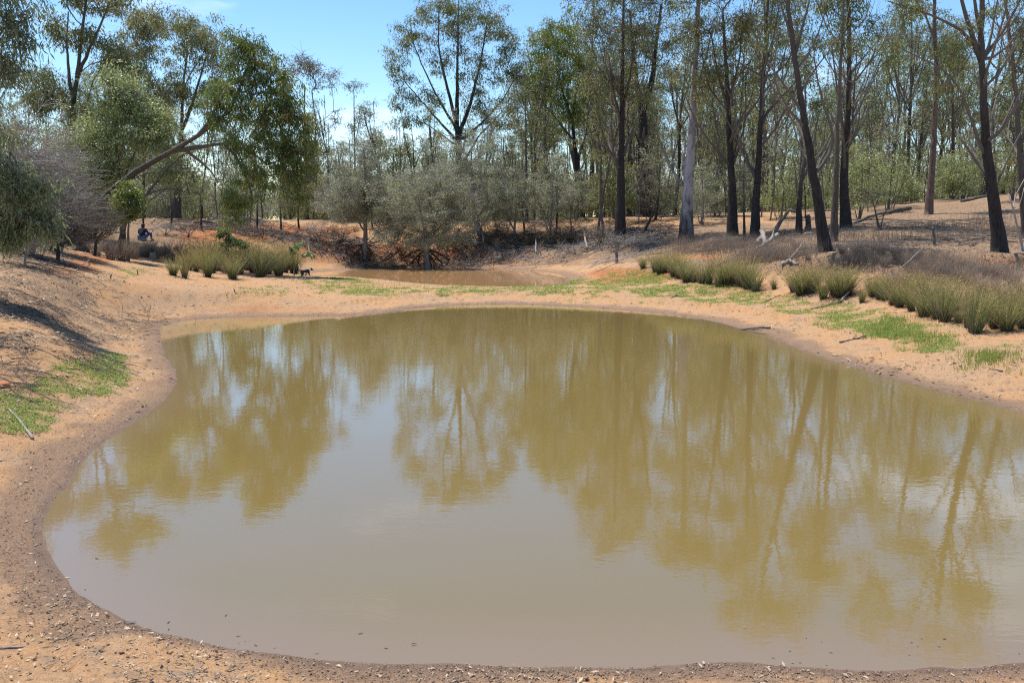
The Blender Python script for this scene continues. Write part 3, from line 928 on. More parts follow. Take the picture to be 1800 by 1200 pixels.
# the tangle of bare bushes at the left
BARE = dict(bare=.75, nleaf=24, leaf=(.06, .022), crad=.36, twigs=9, tip=.008, droop=.3, twlen=1.5, asc=1.6, wig=.22, outl=.35)
def fan(px, py, hw, h, k, w, rng):
    out = [([(px, py), (px + hw * .1, py - h * .35), (px + hw * .15, py - h * .7)], w, w * .35)]
    for i in range(k):
        a = rng.uniform(-1, 1)
        out.append(([(px, py), (px + a * hw * .45, py - h * .3, rng.uniform(-.6, .6)), (px + a * hw * .9, py - h * rng.uniform(.55, .8), rng.uniform(-1, 1))], w * .6, w * .25))
    return out
def bush(label, px, py, hw, h, D, n, bark, leafm, seed, name='shrub', cat='shrub', k=4, w=4, **kw):
    rng = np.random.default_rng(seed)
    return photo_tree(name, label, cat, D, fan(px, py, hw, h, k, w, rng),
        [(px, py - h * .55, hw * .85, h * .42, int(n * .6)), (px - hw * .45, py - h * .42, hw * .5, h * .33, int(n * .2)), (px + hw * .4, py - h * .45, hw * .55, h * .35, int(n * .2))],
        bark, leafm, seed, **kw)
bush('leafless grey twiggy bush behind the hanging gum leaves at the left edge', 55, 448, 85, 240, 26, 330, 'twig', 'greyleaf', 120, name='bare_shrub', **BARE)
bush('leafless grey bush at the foot of the tall forked gum on the left', 106, 442, 58, 200, 29, 260, 'twig', 'greyleaf', 121, name='bare_shrub', **BARE)
bush('low purplish bare bush at the lower end of the leaning trunk', 165, 438, 44, 84, 32, 150, 'dark_twig', 'greyleaf', 122, name='bare_shrub', **BARE)
bush('wispy dry bush standing on the sandy slope at the left edge', 42, 462, 46, 80, 22, 120, 'twig', 'greyleaf', 123, name='bare_shrub', **{**BARE, 'crad': .22, 'tip': .004})
LSHRUB = dict(leaf=(.11, .042), nleaf=52, crad=.38, droop=.4, twigs=6, tip=.006)
bush('dense dull green bush behind the bare twigs at the left edge', 30, 420, 110, 220, 33, 240, 'brown', 'gum', 124, **LSHRUB)
bush('leafless grey bush low on the slope below the hanging gum leaves', 100, 452, 60, 90, 25, 170, 'dark_twig', 'greyleaf', 126, name='bare_shrub', **BARE)
bush('dull green bush between the tall forked gum and the silvery tree', 165, 415, 75, 150, 41, 170, 'brown', 'gum_blue', 125, **LSHRUB)

# grey shrubs on the far bank
GREY = dict(leaf=(.095, .038), nleaf=54, crad=.30, droop=.3, twigs=10, tip=.008, twlen=1.5, bare=.22, wig=.22, outl=.35, nmul=1.4)
photo_tree('shrub', 'grey leaved shrub with one straight pale stem standing on roots', 'shrub', 47,
  [([(641, 452), (642, 400), (642, 330), (640, 255)], 8, 3), ([(642, 410), (620, 370), (598, 340)], 4, 2), ([(642, 390), (660, 340), (668, 310)], 4, 2)],
  [(632, 330, 50, 52, 110), (600, 362, 42, 36, 60), (650, 276, 30, 34, 40), (662, 370, 36, 36, 46)], 'twig', 'greyleaf', 130, **GREY)
photo_tree('shrub', 'wide low grey green shrub spreading over the edge of the far pond', 'shrub', 45.8,
  [([(752, 448), (748, 415), (740, 380), (735, 345)], 9, 3), ([(750, 420), (785, 390), (805, 365)], 5, 2), ([(748, 415), (715, 390), (690, 375)], 5, 2)],
  [(730, 372, 75, 50, 190), (790, 402, 46, 34, 80), (690, 395, 36, 34, 50), (760, 322, 56, 26, 60), (802, 352, 36, 44, 50), (740, 425, 60, 18, 40)], 'twig', 'greyleaf', 131, **GREY)
photo_tree('shrub', 'tall grey shrub below the wide spreading gum beyond the far pond', 'shrub', 50,
  [([(843, 428), (836, 385), (830, 320), (828, 258)], 9, 3), ([(837, 385), (862, 350), (880, 330)], 4, 2), ([(832, 340), (808, 300), (792, 275)], 4, 2)],
  [(830, 296, 64, 68, 150), (852, 370, 54, 44, 70), (792, 282, 34, 36, 34)], 'twig', 'greyleaf', 132, **GREY)
for k, (px, py, hw, h, D, n, lab) in enumerate([
    (903, 404, 44, 110, 49.5, 70, 'thin grey shrub between the tall grey shrub and a slim dark stem'),
    (966, 410, 42, 140, 49, 80, 'slim upright grey sapling on the crumbling bank, pale stemmed'),
    (1012, 404, 40, 110, 52, 60, 'loose grey shrub left of the dark forked trunk'),
    (585, 402, 50, 120, 53, 80, 'grey shrub at the right end of the red earth ridge'),
    (1150, 416, 56, 130, 50, 90, 'leafless purplish shrub in front of the thick dark trunk'),
    (1232, 405, 34, 120, 47, 46, 'sparse grey shrub between the pale trunk and the forked trunks')]):
    bush(lab, px, py, hw, h, D, n, 'twig' if k != 4 else 'dark_twig', 'greyleaf', 140 + k, **({**GREY, 'bare': .85} if k == 4 else GREY))

# middle distance, centre
photo_tree('gum_tree', 'tall airy gum with wide V shaped branches against the open sky', 'tree', 58,
  [([(812, 424), (808, 330), (806, 270), (803, 215)], 17, 12), ([(804, 225), (785, 150), (770, 80), (772, 10)], 8, 3), ([(803, 216), (804, 120), (806, 0)], 9, 3),
   ([(805, 240), (825, 190), (845, 110), (858, 30)], 9, 3), ([(805, 250), (760, 200), (725, 160), (700, 130)], 6, 2), ([(806, 250), (850, 215), (885, 175), (908, 130)], 7, 2),
   ([(804, 230), (768, 170), (735, 100), (720, 60)], 6, 2), ([(807, 260), (780, 240), (745, 215)], 4, 2), ([(808, 300), (840, 240), (880, 200)], 6, 2)],
  [(790, 18, 56, 30, 56), (722, 60, 28, 26, 22), (700, 110, 24, 36, 18), (714, 166, 24, 32, 17), (850, 40, 42, 32, 38), (890, 72, 24, 28, 16), (910, 130, 18, 28, 13),
   (870, 120, 38, 36, 30), (832, 130, 36, 36, 18), (768, 110, 36, 30, 18), (760, 180, 36, 28, 16), (842, 182, 38, 28, 22), (900, 180, 28, 18, 12), (800, 70, 44, 30, 22),
   (735, 210, 28, 18, 9), (800, 235, 46, 16, 10), (870, 215, 30, 14, 10)], 'iron', 'gum', 150, **{**GUM, 'crad': .5, 'nleaf': 60, 'asc': 2.0})
photo_tree('slim_tree', 'slim lone sapling with small tufted crown below the open sky', 'tree', 75,
  [([(625, 392), (624, 300), (622, 162)], 4, 2), ([(624, 260), (632, 210), (640, 185)], 2, 1)], [(620, 158, 16, 15, 9), (641, 190, 17, 12, 8), (630, 222, 25, 18, 15), (657, 203, 8, 12, 4), (634, 250, 16, 10, 5)],
  'brown', 'gum', 151, **{**THIN, 'crad': .6, 'limbs': 0})
photo_tree('small_tree', 'small bright leafy tree right of the slim lone sapling', 'tree', 66,
  [([(690, 392), (690, 330), (692, 270)], 6, 3)], [(668, 250, 26, 32, 30), (700, 268, 36, 26, 34), (690, 320, 40, 30, 34)], 'grey', 'silver', 152, **GUM)
photo_tree('dead_tree', 'dead black double stem left of the wide airy gum', 'dead tree', 64,
  [([(727, 394), (726, 330), (722, 285), (713, 250), (708, 214)], 7, 2), ([(727, 320), (727, 260), (722, 218)], 5, 1.5), ([(727, 300), (738, 270), (752, 245)], 3, 1)],
  [(728, 255, 18, 16, 8)], 'iron', 'gum', 153, **{**THIN, 'bare': 1.0, 'limbs': 0})
photo_tree('slim_tree', 'very straight slim dark stem right of the wide airy gum', 'tree', 53,
  [([(926, 398), (925, 300), (924, 170)], 5, 2)], [(912, 158, 24, 22, 13), (920, 218, 38, 26, 20), (890, 196, 20, 18, 9)], 'iron', 'olive', 154, **{**THIN, 'limbs': 0})
photo_tree('gum_tree', 'bright yellowish green gum on a dark forked trunk, centre of the far bank', 'tree', 57,
  [([(1021, 402), (1018, 330), (1012, 270), (1005, 205)], 14, 7), ([(1014, 285), (1030, 240), (1036, 190)], 7, 3), ([(1005, 210), (985, 150), (972, 90)], 6, 2), ([(1007, 205), (1020, 120), (1014, 60)], 6, 2),
   ([(1010, 250), (975, 205), (945, 170)], 5, 2)],
  [(990, 58, 42, 28, 48), (945, 90, 24, 22, 16), (960, 132, 34, 32, 34), (1012, 110, 42, 36, 46), (985, 172, 42, 32, 40), (930, 162, 28, 28, 20), (1040, 172, 32, 36, 32), (1005, 212, 38, 22, 18)],
  'iron', 'bright', 155, **GUM)

# right hand bank
photo_tree('gum_tree', 'straight dark trunk forking low on the crest of the far bank', 'tree', 45,
  [([(1090, 427), (1091, 350), (1091, 290), (1093, 230), (1094, 160), (1095, 80), (1096, 0)], 18, 6), ([(1090, 292), (1078, 272), (1062, 255), (1055, 220), (1045, 160)], 6, 3),
   ([(1093, 282), (1103, 250), (1118, 215), (1135, 180)], 7, 3), ([(1093, 220), (1080, 170), (1070, 100)], 6, 3), ([(1095, 190), (1110, 120), (1120, 50)], 6, 3), ([(1062, 256), (1040, 250), (1020, 215)], 3, 2),
   ([(1092, 350), (1115, 325), (1130, 308)], 3, 1.5)],
  [(1090, -30, 66, 44, 56), (1060, 60, 42, 36, 32), (1120, 60, 42, 40, 32), (1080, 120, 46, 36, 26), (1050, 150, 36, 36, 18), (1120, 150, 40, 40, 20), (1042, 30, 28, 28, 14), (1065, 205, 28, 24, 8)],
  'iron', 'olive', 160, **THIN)
photo_tree('gum_tree', 'thick dark trunk splitting in a high V behind the low forked one', 'tree', 53,
  [([(1132, 412), (1131, 300), (1130, 210), (1128, 186)], 25, 20), ([(1127, 192), (1120, 150), (1112, 90), (1108, 20)], 12, 6), ([(1131, 192), (1145, 150), (1152, 90), (1162, 10)], 13, 6)],
  [(1155, 10, 56, 46, 46), (1110, -10, 46, 40, 36), (1172, 80, 44, 36, 32), (1122, 100, 36, 36, 14), (1190, 140, 36, 36, 18), (1150, -60, 70, 40, 34)], 'iron', 'olive', 161, **THIN)
photo_tree('white_gum', 'pale smooth barked gum trunk standing out among dark trunks', 'tree', 43,
  [([(1206, 424), (1208, 380), (1209, 330), (1213, 280), (1217, 220), (1220, 150), (1226, 60), (1228, -20)], 22, 9), ([(1217, 215), (1200, 180), (1180, 150)], 5, 2), ([(1219, 160), (1240, 110), (1250, 60)], 6, 3)],
  [(1228, -40, 56, 40, 34), (1250, 40, 30, 26, 10), (1180, 140, 22, 20, 7)], 'white', 'gum', 162, **{**THIN, 'limbs': 2})
photo_tree('gum_tree', 'dark gum with a wide low fork right of the pale trunk', 'tree', 41,
  [([(1288, 414), (1288, 350), (1285, 290), (1282, 240), (1280, 180), (1275, 100), (1270, 20)], 17, 6), ([(1284, 294), (1265, 270), (1245, 245), (1222, 215), (1205, 170)], 7, 3),
   ([(1287, 292), (1298, 255), (1308, 230), (1312, 190), (1310, 140)], 7, 3), ([(1281, 200), (1262, 130), (1250, 60)], 6, 3), ([(1280, 180), (1300, 110), (1305, 40)], 6, 3), ([(1288, 350), (1272, 325), (1262, 300)], 4, 2)],
  [(1270, -50, 66, 50, 60), (1232, 60, 42, 40, 30), (1300, 60, 40, 42, 26), (1210, 140, 38, 36, 22), (1255, 130, 36, 36, 18), (1312, 130, 26, 30, 10), (1230, -30, 50, 40, 24)],
  'iron', 'olive', 163, **THIN)
photo_tree('gum_tree', 'slender dark gum with one long curved side limb, right of the wide low fork', 'tree', 40,
  [([(1327, 420), (1329, 360), (1334, 280), (1338, 200), (1341, 140), (1345, 80), (1350, 0)], 15, 6), ([(1338, 215), (1355, 190), (1378, 165), (1402, 145), (1420, 120)], 6, 3),
   ([(1340, 132), (1310, 122), (1285, 100), (1265, 78)], 5, 2), ([(1342, 120), (1360, 70), (1370, 10)], 6, 3), ([(1341, 140), (1385, 118), (1402, 60)], 4, 2)],
  [(1345, -50, 56, 44, 46), (1372, 30, 36, 36, 16), (1322, 40, 36, 36, 15), (1405, 105, 26, 24, 7), (1355, 100, 24, 24, 5)], 'iron', 'olive', 164, **THIN)
photo_tree('gum_tree', 'leaning black trunk with an elbowed side limb above the reed covered bank', 'tree', 28,
  [([(1452, 456), (1448, 420), (1440, 370), (1432, 320), (1428, 300), (1420, 250), (1411, 190), (1402, 140), (1395, 90), (1388, 30), (1380, -50)], 21, 9),
   ([(1436, 307), (1452, 287), (1466, 262), (1469, 238), (1462, 222), (1450, 195), (1440, 150), (1430, 100)], 8, 3), ([(1413, 205), (1390, 165), (1370, 140), (1350, 110)], 6, 3),
   ([(1395, 100), (1410, 50), (1425, -10)], 8, 4), ([(1405, 160), (1425, 130), (1455, 100), (1475, 60)], 5, 2), ([(1393, 70), (1375, 20), (1360, -40)], 6, 3)],
  [(1385, -90, 84, 50, 46), (1425, -60, 70, 44, 30), (1352, 70, 28, 26, 8), (1432, 60, 26, 26, 8), (1350, -60, 50, 40, 24)], 'iron', 'gum', 165, **{**THIN, 'leaf': (.16, .034), 'crad': .45, 'tip': .0055})
photo_tree('gum_tree', 'narrow straight brown trunk close behind the elbowed tree', 'tree', 33.5,
  [([(1465, 431), (1468, 360), (1471, 280), (1473, 200), (1478, 120), (1482, 40), (1484, -30)], 12, 5), ([(1474, 180), (1490, 140), (1500, 100)], 4, 2)],
  [(1482, -40, 40, 36, 26), (1470, 60, 24, 22, 6), (1500, 90, 16, 18, 4)], 'brown', 'olive', 166, **THIN)
photo_tree('gum_tree', 'sturdy dark trunk with a bright green tuft high up, behind the narrow brown trunk', 'tree', 38,
  [([(1488, 404), (1485, 360), (1483, 310), (1487, 250), (1492, 180), (1494, 100), (1492, 30), (1490, -40)], 17, 7), ([(1488, 232), (1505, 200), (1525, 160), (1545, 120)], 5, 2),
   ([(1493, 130), (1520, 100), (1545, 70)], 5, 2), ([(1484, 240), (1470, 150), (1462, 70)], 5, 3), ([(1490, 200), (1530, 150), (1550, 100), (1572, 50)], 4, 2)],
  [(1494, 15, 22, 38, 26), (1490, -70, 56, 36, 40), (1545, 62, 36, 34, 16), (1460, 0, 36, 36, 14), (1570, 100, 24, 24, 7)], 'iron', 'bright', 167, **THIN)
photo_tree('gum_tree', 'short dark sapling forking beside the leaning black trunk', 'tree', 38,
  [([(1405, 410), (1404, 365), (1407, 325), (1412, 300), (1418, 265), (1417, 220), (1415, 150)], 11, 4), ([(1408, 324), (1422, 300), (1430, 260), (1440, 200)], 5, 2)],
  [(1415, 140, 26, 36, 14), (1440, 190, 18, 24, 7)], 'iron', 'gum', 168, **THIN)
photo_tree('gum_tree', 'smooth reddish grey trunk alone on the right hillside', 'tree', 46,
  [([(1631, 397), (1636, 330), (1641, 260), (1644, 190), (1646, 120), (1643, 60), (1642, -20)], 12, 8), ([(1645, 72), (1632, 50), (1625, 20)], 5, 3), ([(1645, 130), (1660, 110), (1668, 95)], 3, 2)],
  [(1666, 95, 32, 22, 30), (1642, -50, 46, 34, 30), (1692, 120, 20, 16, 9), (1612, 10, 26, 24, 12)], 'rust', 'bright', 169, **{**THIN, 'limbs': 2})
photo_tree('gum_tree', 'big black trunk at the right with arching limbs, standing on red earth', 'tree', 25,
  [([(1757, 464), (1752, 400), (1745, 340), (1738, 295), (1732, 250), (1730, 190), (1727, 140), (1724, 90), (1726, 30), (1727, -40)], 24, 11),
   ([(1737, 290), (1712, 225), (1692, 165), (1672, 130), (1650, 112), (1620, 105), (1590, 90), (1565, 75)], 8, 2.5), ([(1724, 92), (1705, 62), (1675, 42), (1645, 30), (1610, 18), (1560, 2)], 8, 3),
   ([(1724, 110), (1700, 40), (1685, -20), (1675, -80)], 10, 6), ([(1730, 100), (1755, 70), (1778, 40), (1797, -8)], 8, 5), ([(1725, 60), (1715, 10), (1708, -50)], 8, 5),
   ([(1733, 110), (1745, 50), (1760, -30)], 6, 3), ([(1747, 340), (1772, 275), (1800, 220), (1830, 185)], 5, 3), ([(1731, 200), (1690, 190), (1655, 215)], 3, 1.5), ([(1690, 165), (1660, 180), (1640, 215)], 2.5, 1.2)],
  [(1720, -90, 130, 50, 54), (1602, 22, 44, 20, 12), (1570, 72, 24, 16, 6), (1690, 62, 36, 26, 8), (1785, -20, 44, 44, 22), (1662, 150, 26, 20, 7), (1682, 92, 36, 16, 8), (1600, -50, 70, 40, 26)],
  'iron', 'gum', 170, **{**THIN, 'leaf': (.15, .032), 'crad': .4, 'tip': .005})
photo_tree('gum_tree', 'dark leaning trunk cut by the right edge of the view', 'tree', 31,
  [([(1806, 424), (1798, 350), (1793, 260), (1788, 190), (1782, 120), (1772, 50), (1765, -30)], 14, 6), ([(1790, 202), (1765, 168), (1740, 152)], 6, 3), ([(1783, 130), (1800, 80), (1815, 30)], 5, 3)],
  [(1770, -50, 56, 36, 26), (1792, 120, 26, 34, 8), (1820, 60, 40, 60, 20)], 'brown', 'gum', 171, **{**THIN, 'leaf': (.16, .034), 'crad': .42})
photo_tree('dead_sapling', 'bleached leafless sapling on the slope right of the big black trunk', 'dead sapling', 27,
  [([(1800, 420), (1792, 395), (1778, 362), (1772, 340)], 5, 2.5), ([(1778, 362), (1790, 330), (1806, 305)], 4, 2), ([(1785, 378), (1796, 352), (1800, 330)], 2, 1)], [], 'drift', 'gum', 172)
photo_tree('bare_sapling', 'dark forked bare sapling slanting right in front of the thick dark trunk', 'sapling', 46,
  [([(1127, 430), (1132, 405), (1142, 390), (1150, 372), (1158, 340), (1165, 320)], 6, 2), ([(1140, 392), (1158, 384), (1178, 374)], 3, 1.5), ([(1148, 376), (1165, 362), (1185, 352)], 3, 1.5)],
  [(1168, 330, 30, 30, 16)], 'dark_twig', 'greyleaf', 173, **BARE)
photo_tree('bare_sapling', 'crooked leafless sapling on the litter covered right hillside', 'sapling', 36,
  [([(1545, 424), (1544, 400), (1540, 375), (1532, 345)], 4, 2), ([(1543, 398), (1552, 370), (1570, 350), (1582, 340)], 3, 1.5)], [(1540, 345, 22, 16, 10)], 'dark_twig', 'greyleaf', 174, **BARE)
photo_tree('bare_sapling', 'thin dark stem between the wide fork and the slender gum', 'sapling', 39,
  [([(1309, 425), (1308, 380), (1306, 340), (1308, 300)], 5, 2)], [(1308, 320, 16, 22, 10)], 'dark_twig', 'red', 175, **{**BARE, 'bare': .4})

# leafy understorey on the right
UND = dict(leaf=(.11, .046), nleaf=42, crad=.33, outl=.4, nmul=1.0, droop=.3, twigs=5, tip=.0055)
for k, (px, py, hw, h, D, n, lm, lab) in enumerate([
    (1372, 402, 44, 120, 47, 80, 'silver', 'leafy green sapling between the slender gum and the short forked one'),
    (1440, 400, 36, 110, 52, 60, 'silver', 'pale green sapling showing in the fork of the leaning black trunk'),
    (1510, 396, 40, 150, 44, 90, 'silver', 'leafy sapling in front of the sturdy trunk with the bright tuft'),
    (1560, 388, 52, 150, 50, 80, 'silver', 'wide pale green sapling left of the reddish grey trunk'),
    (1600, 384, 40, 130, 56, 70, 'dense', 'dark green bush just left of the reddish grey trunk'),
    (1690, 372, 50, 130, 54, 60, 'silver', 'wispy green bush between the reddish grey and the big black trunks'),
    (1780, 352, 44, 120, 48, 60, 'gum', 'loose green bush beyond the big black trunk, near the right edge'),
    (1255, 402, 40, 120, 50, 70, 'silver', 'pale leafy bush behind the wide low fork'),
    (1060, 402, 36, 90, 53, 50, 'gum', 'dark leafy bush just left of the low forking trunk'),
    (1115, 404, 30, 100, 56, 50, 'bright', 'small leafy bush between the two dark forked trunks'),
    (1008, 392, 24, 50, 54, 30, 'bright', 'small fresh green bush at the foot of the yellowish gum')]):
    bush(lab, px, py, hw, h, D, n, 'brown', lm, 180 + k, **UND)

# ------------------------------------------------------------------ the woodland behind: a few kinds, copied one by one
def kind_tree(name, h, spread, n, bark, leafm, seed, fork=.45, w=.30, **kw):
    rng = np.random.default_rng(seed)
    lean = rng.normal(0, .04 * h, 2)
    top = np.array([lean[0], lean[1], h * .88])
    P = [np.zeros(3) - [0, 0, .2], np.array([lean[0] * .2, lean[1] * .2, h * .25]) + rng.normal(0, .06, 3), np.array([lean[0] * .4, lean[1] * .4, h * .5]) + rng.normal(0, .12, 3), top]
    S = [(np.array(P), np.linspace(w * .5, .03, 4))]
    for k in range(7):
        f = rng.uniform(fork - .12, .78)
        a = rng.uniform(0, 2 * math.pi)
        b0 = np.array([np.interp(f, [0, .28, .57, 1], [p[i] for p in P]) for i in range(3)])
        e = b0 + np.array([math.cos(a) * spread * .55, math.sin(a) * spread * .55, h * rng.uniform(.22, .36)])
        m = (b0 + e) / 2 + np.array([math.cos(a), math.sin(a), -.4]) * spread * .12
        S.append((np.array([b0, m, e]), np.linspace(w * .2, .022, 3)))
    C = []
    for k in range(n):
        a = rng.uniform(0, 2 * math.pi); zz = rng.uniform(.42, 1.0)
        rr = spread * (.35 + .65 * math.sin(min(1, (1.08 - zz) / .5) * math.pi * .5)) * math.sqrt(rng.uniform(.05, 1))
        C.append((lean[0] * zz + math.cos(a) * rr, lean[1] * zz + math.sin(a) * rr, h * zz + rng.normal(0, .2)))
    out = build_tree(S, np.array(C), rng, **kw)
    return tree_object(name, 'x', 'tree', (0, 0, -200), *out, bark, leafm)

def kind_shrub(h, spread, n, bark, leafm, seed, **kw):
    rng = np.random.default_rng(seed)
    S = [(np.array([[0, 0, -.1], [.05, .02, h * .4], [.1, -.05, h * .75]]), np.array([.05, .03, .015]))]
    for k in range(5):
        a = rng.uniform(0, 2 * math.pi)
        S.append((np.array([[0, 0, 0], [math.cos(a) * spread * .4, math.sin(a) * spread * .4, h * .35], [math.cos(a) * spread * .7, math.sin(a) * spread * .7, h * .65]]), np.array([.03, .02, .012])))
    C = ellipsoid_pts((0, 0, h * .5), (spread, spread, h * .42), n, rng, .5)
    C = outliers(C, rng, .35)
    C = C[C[:, 2] > .15]
    out = build_tree(S, C, rng, **kw)
    return tree_object('shrub', 'x', 'shrub', (0, 0, -200), *out, bark, leafm)

BG = dict(leaf=(.25, .058), nleaf=34, crad=.56, droop=.55, twigs=7, tip=.0125, bare=.08, seg=.9, sides=6)
KT = [('olive leaved', kind_tree('gum_tree', 14.5, 3.0, 105, 'iron', 'olive', 301, **BG)),
      ('green leaved', kind_tree('gum_tree', 13.0, 2.6, 95, 'brown', 'gum', 302, **BG)),
      ('sparse dark', kind_tree('gum_tree', 15.5, 2.3, 66, 'iron', 'gum', 303, fork=.55, **{**BG, 'nleaf': 40, 'twigs': 6})),
      ('light green', kind_tree('gum_tree', 11.5, 2.7, 100, 'grey', 'bright', 304, **BG)),
      ('bare limbed', kind_tree('gum_tree', 13.5, 2.4, 64, 'grey', 'olive', 305, fork=.4, **{**BG, 'nleaf': 24, 'twigs': 8, 'bare': .35})),
      ('slim', kind_tree('gum_tree', 12.0, 1.4, 44, 'iron', 'olive', 306, fork=.55, w=.2, **BG))]
KS = [('grey', kind_shrub(3.2, 1.7, 100, 'twig', 'greyleaf', 311, leaf=(.12, .045), nleaf=44, crad=.45, droop=.3, twigs=9, tip=.007, bare=.15)),
      ('green', kind_shrub(3.0, 1.6, 95, 'brown', 'silver', 312, leaf=(.14, .055), nleaf=46, crad=.45, droop=.3, twigs=5, tip=.007)),
      ('dull green', kind_shrub(4.0, 1.6, 100, 'brown', 'gum', 313, leaf=(.15, .05), nleaf=46, crad=.48, droop=.45, twigs=5, tip=.007))]
KP = [('wispy grey', kind_tree('slim_sapling', 6.0, .95, 40, 'grey', 'greyleaf', 321, fork=.35, w=.085, leaf=(.12, .042), nleaf=26, crad=.32, droop=.4, twigs=8, tip=.007, bare=.35)),
      ('wispy green', kind_tree('slim_sapling', 6.5, .8, 36, 'brown', 'gum', 322, fork=.4, w=.08, leaf=(.14, .042), nleaf=30, crad=.34, droop=.55, twigs=6, tip=.007, bare=.2)),
      ('leafless thin', kind_tree('slim_sapling', 5.0, .9, 34, 'dark_twig', 'greyleaf', 323, fork=.3, w=.07, leaf=(.1, .03), nleaf=14, crad=.3, droop=.3, twigs=10, tip=.007, bare=.8)),
      ('dark pole like', kind_tree('slim_sapling', 8.5, .9, 30, 'iron', 'olive', 324, fork=.6, w=.13, leaf=(.16, .045), nleaf=30, crad=.42, droop=.55, twigs=6, tip=.008, bare=.15))]
_used = set()
_occ = []
def place_kind(kinds, wts, px0, px1, d0, d1, n, zone, cat, s0, s1, seed, mind=2.0, grp=None):
    rng = np.random.default_rng(seed)
    k = 0; tries = 0
    while k < n and tries < n * 30:
        tries += 1
        px = rng.uniform(px0, px1); D = math.sqrt(rng.uniform(d0 * d0, d1 * d1))
        x = (px - 900) / FPX * D
        if any((x - a) ** 2 + (D - b) ** 2 < mind * mind for a, b in _occ):
            continue
        i = rng.choice(len(kinds), p=np.array(wts) / sum(wts))
        adj, root = kinds[i]
        noun = {'tree': 'gum', 'shrub': 'shrub', 'sapling': 'sapling'}[cat]
        s = rng.uniform(s0, s1)
        size = ('taller' if s > (s0 + s1) / 2 else 'shorter') if cat != 'shrub' else ('bigger' if s > (s0 + s1) / 2 else 'smaller')
        lm = min(LAND, key=lambda q: abs(q[0] - px))[1]
        lab = f'{size} {adj} {noun} {zone} {lm}'
        z = h1(x, D) - .05
        if id(root) not in _used:
            _used.add(id(root))
            root.location = (x, D, z); root.rotation_euler = (0, 0, rng.uniform(0, 6.28)); root.scale = (s, s, s)
            root['label'] = lab; root['group'] = f'{adj} {noun}s {zone[:-7]}'
        else:
            o = dup(root, (x, D, z), 0, lab, f'{adj} {noun}s {zone[:-7]}', s, s * rng.uniform(.9, 1.12))
            o.rotation_euler = (rng.normal(0, .055), rng.normal(0, .055), rng.uniform(0, 6.28))
        _occ.append((x, D)); k += 1

LAND = [(-120, 'the hanging gum leaves'), (125, 'the tall forked gum'), (215, 'the silvery tree'), (310, 'the broad round topped gum'), (430, 'the leaning tree'), (540, 'the rusty leaved gum'),
        (632, 'the slim lone sapling'), (725, 'the dead double stem'), (812, 'the wide airy gum'), (924, 'the straight slim stem'), (1015, 'the yellowish gum'), (1090, 'the low forking trunk'), (1135, 'the thick V trunk'),
        (1210, 'the pale trunk'), (1286, 'the wide low fork'), (1335, 'the slender gum'), (1405, 'the short forked sapling'), (1445, 'the leaning black trunk'), (1488, 'the bright tufted trunk'), (1560, 'the long grey log'),
        (1640, 'the reddish grey trunk'), (1735, 'the big black trunk'), (1800, 'the right edge trunk'), (1900, 'the far right edge')]
ZL = 'beyond the red ridge behind'
ZG = 'in the distant treeline behind'
ZC = 'in the woods behind'
ZR = 'in the open woods behind'
ZF = 'in the deep far woods behind'
place_kind(KT, [3, 3, 1, 1, 1, 2], -260, 540, 60, 105, 34, ZL, 'tree', .62, .86, 401)
place_kind(KT, [3, 3, 1, 2, 1, 1], 520, 740, 125, 215, 26, ZG, 'tree', .6, .85, 402)
place_kind(KT, [3, 3, 1, 2, 1, 2], 735, 930, 85, 150, 18, ZC, 'tree', .6, .85, 403)
place_kind(KT, [3, 3, 3, 1.5, 4, 3], 930, 1950, 54, 105, 86, ZR, 'tree', .85, 1.2, 404, mind=2.2)
place_kind(KT, [3, 3, 2, 1, 3, 2], 930, 1950, 105, 190, 30, ZF, 'tree', .8, 1.1, 405, mind=3)
place_kind(KT, [2, 4, 1, 3, 1, 2], -200, 400, 50, 62, 14, ZL, 'tree', .6, .8, 406, mind=1.8)
place_kind(KS, [3, 2, 3], -250, 560, 53, 90, 55, ZL, 'shrub', .8, 1.4, 411, mind=1.4)
place_kind(KS, [3, 2, 3], 540, 940, 54, 110, 60, ZC, 'shrub', .8, 1.45, 412, mind=1.4)
place_kind(KS, [3, 3, 3], 930, 1900, 50, 95, 62, ZR, 'shrub', .6, 1.2, 413, mind=1.4)

place_kind(KP, [3, 3, 3, 2], 555, 940, 53, 82, 60, ZC, 'sapling', .75, 1.15, 421, mind=.9)
place_kind(KP, [3, 3, 3, 4], 940, 1900, 46, 88, 125, ZR, 'sapling', .7, 1.2, 422, mind=.9)
place_kind(KP, [3, 3, 2, 2], -200, 560, 53, 85, 50, ZL, 'sapling', .7, 1.1, 423, mind=.9)

# the far woodland that reads as one mass
def far_wood():
    rng = np.random.default_rng(431)
    n = 6500
    px = rng.uniform(-350, 2200, n); D = rng.uniform(92, 190, n)
    x = (px - 900) / FPX * D
    top = (3.6 + 5.2 * fbm(x / 9, D / 14, 44, 3)) * np.where((px > 545) & (px < 700), .8, 1.0)
    hh = top * rng.uniform(.04, 1, n) ** .8
    z0 = H(x, D)
    V, T = [], []
    m = 22
    P = np.repeat(np.stack([x, D, z0 + hh], 1), m, 0) + rng.normal(0, .5, (n * m, 3))
    tt = np.clip(np.repeat(rng.uniform(0, .6, n), m) + rng.uniform(0, .4, n * m), 0, 1)
    ax = rng.normal(size=P.shape) + np.array([0, 0, -.8])
    v, q, t = leaf_quads(P, ax, rng.uniform(.3, .55, n * m), rng.uniform(.10, .2, n * m), tt, rng)
    me = make_mesh('far_woodland', v, q, None, {'tint': t}, M['greyleaf'])
    o = link('far_woodland', me)
    tag(o, 'hazy mass of far scrub and trees closing the horizon', kind='stuff')
far_wood()

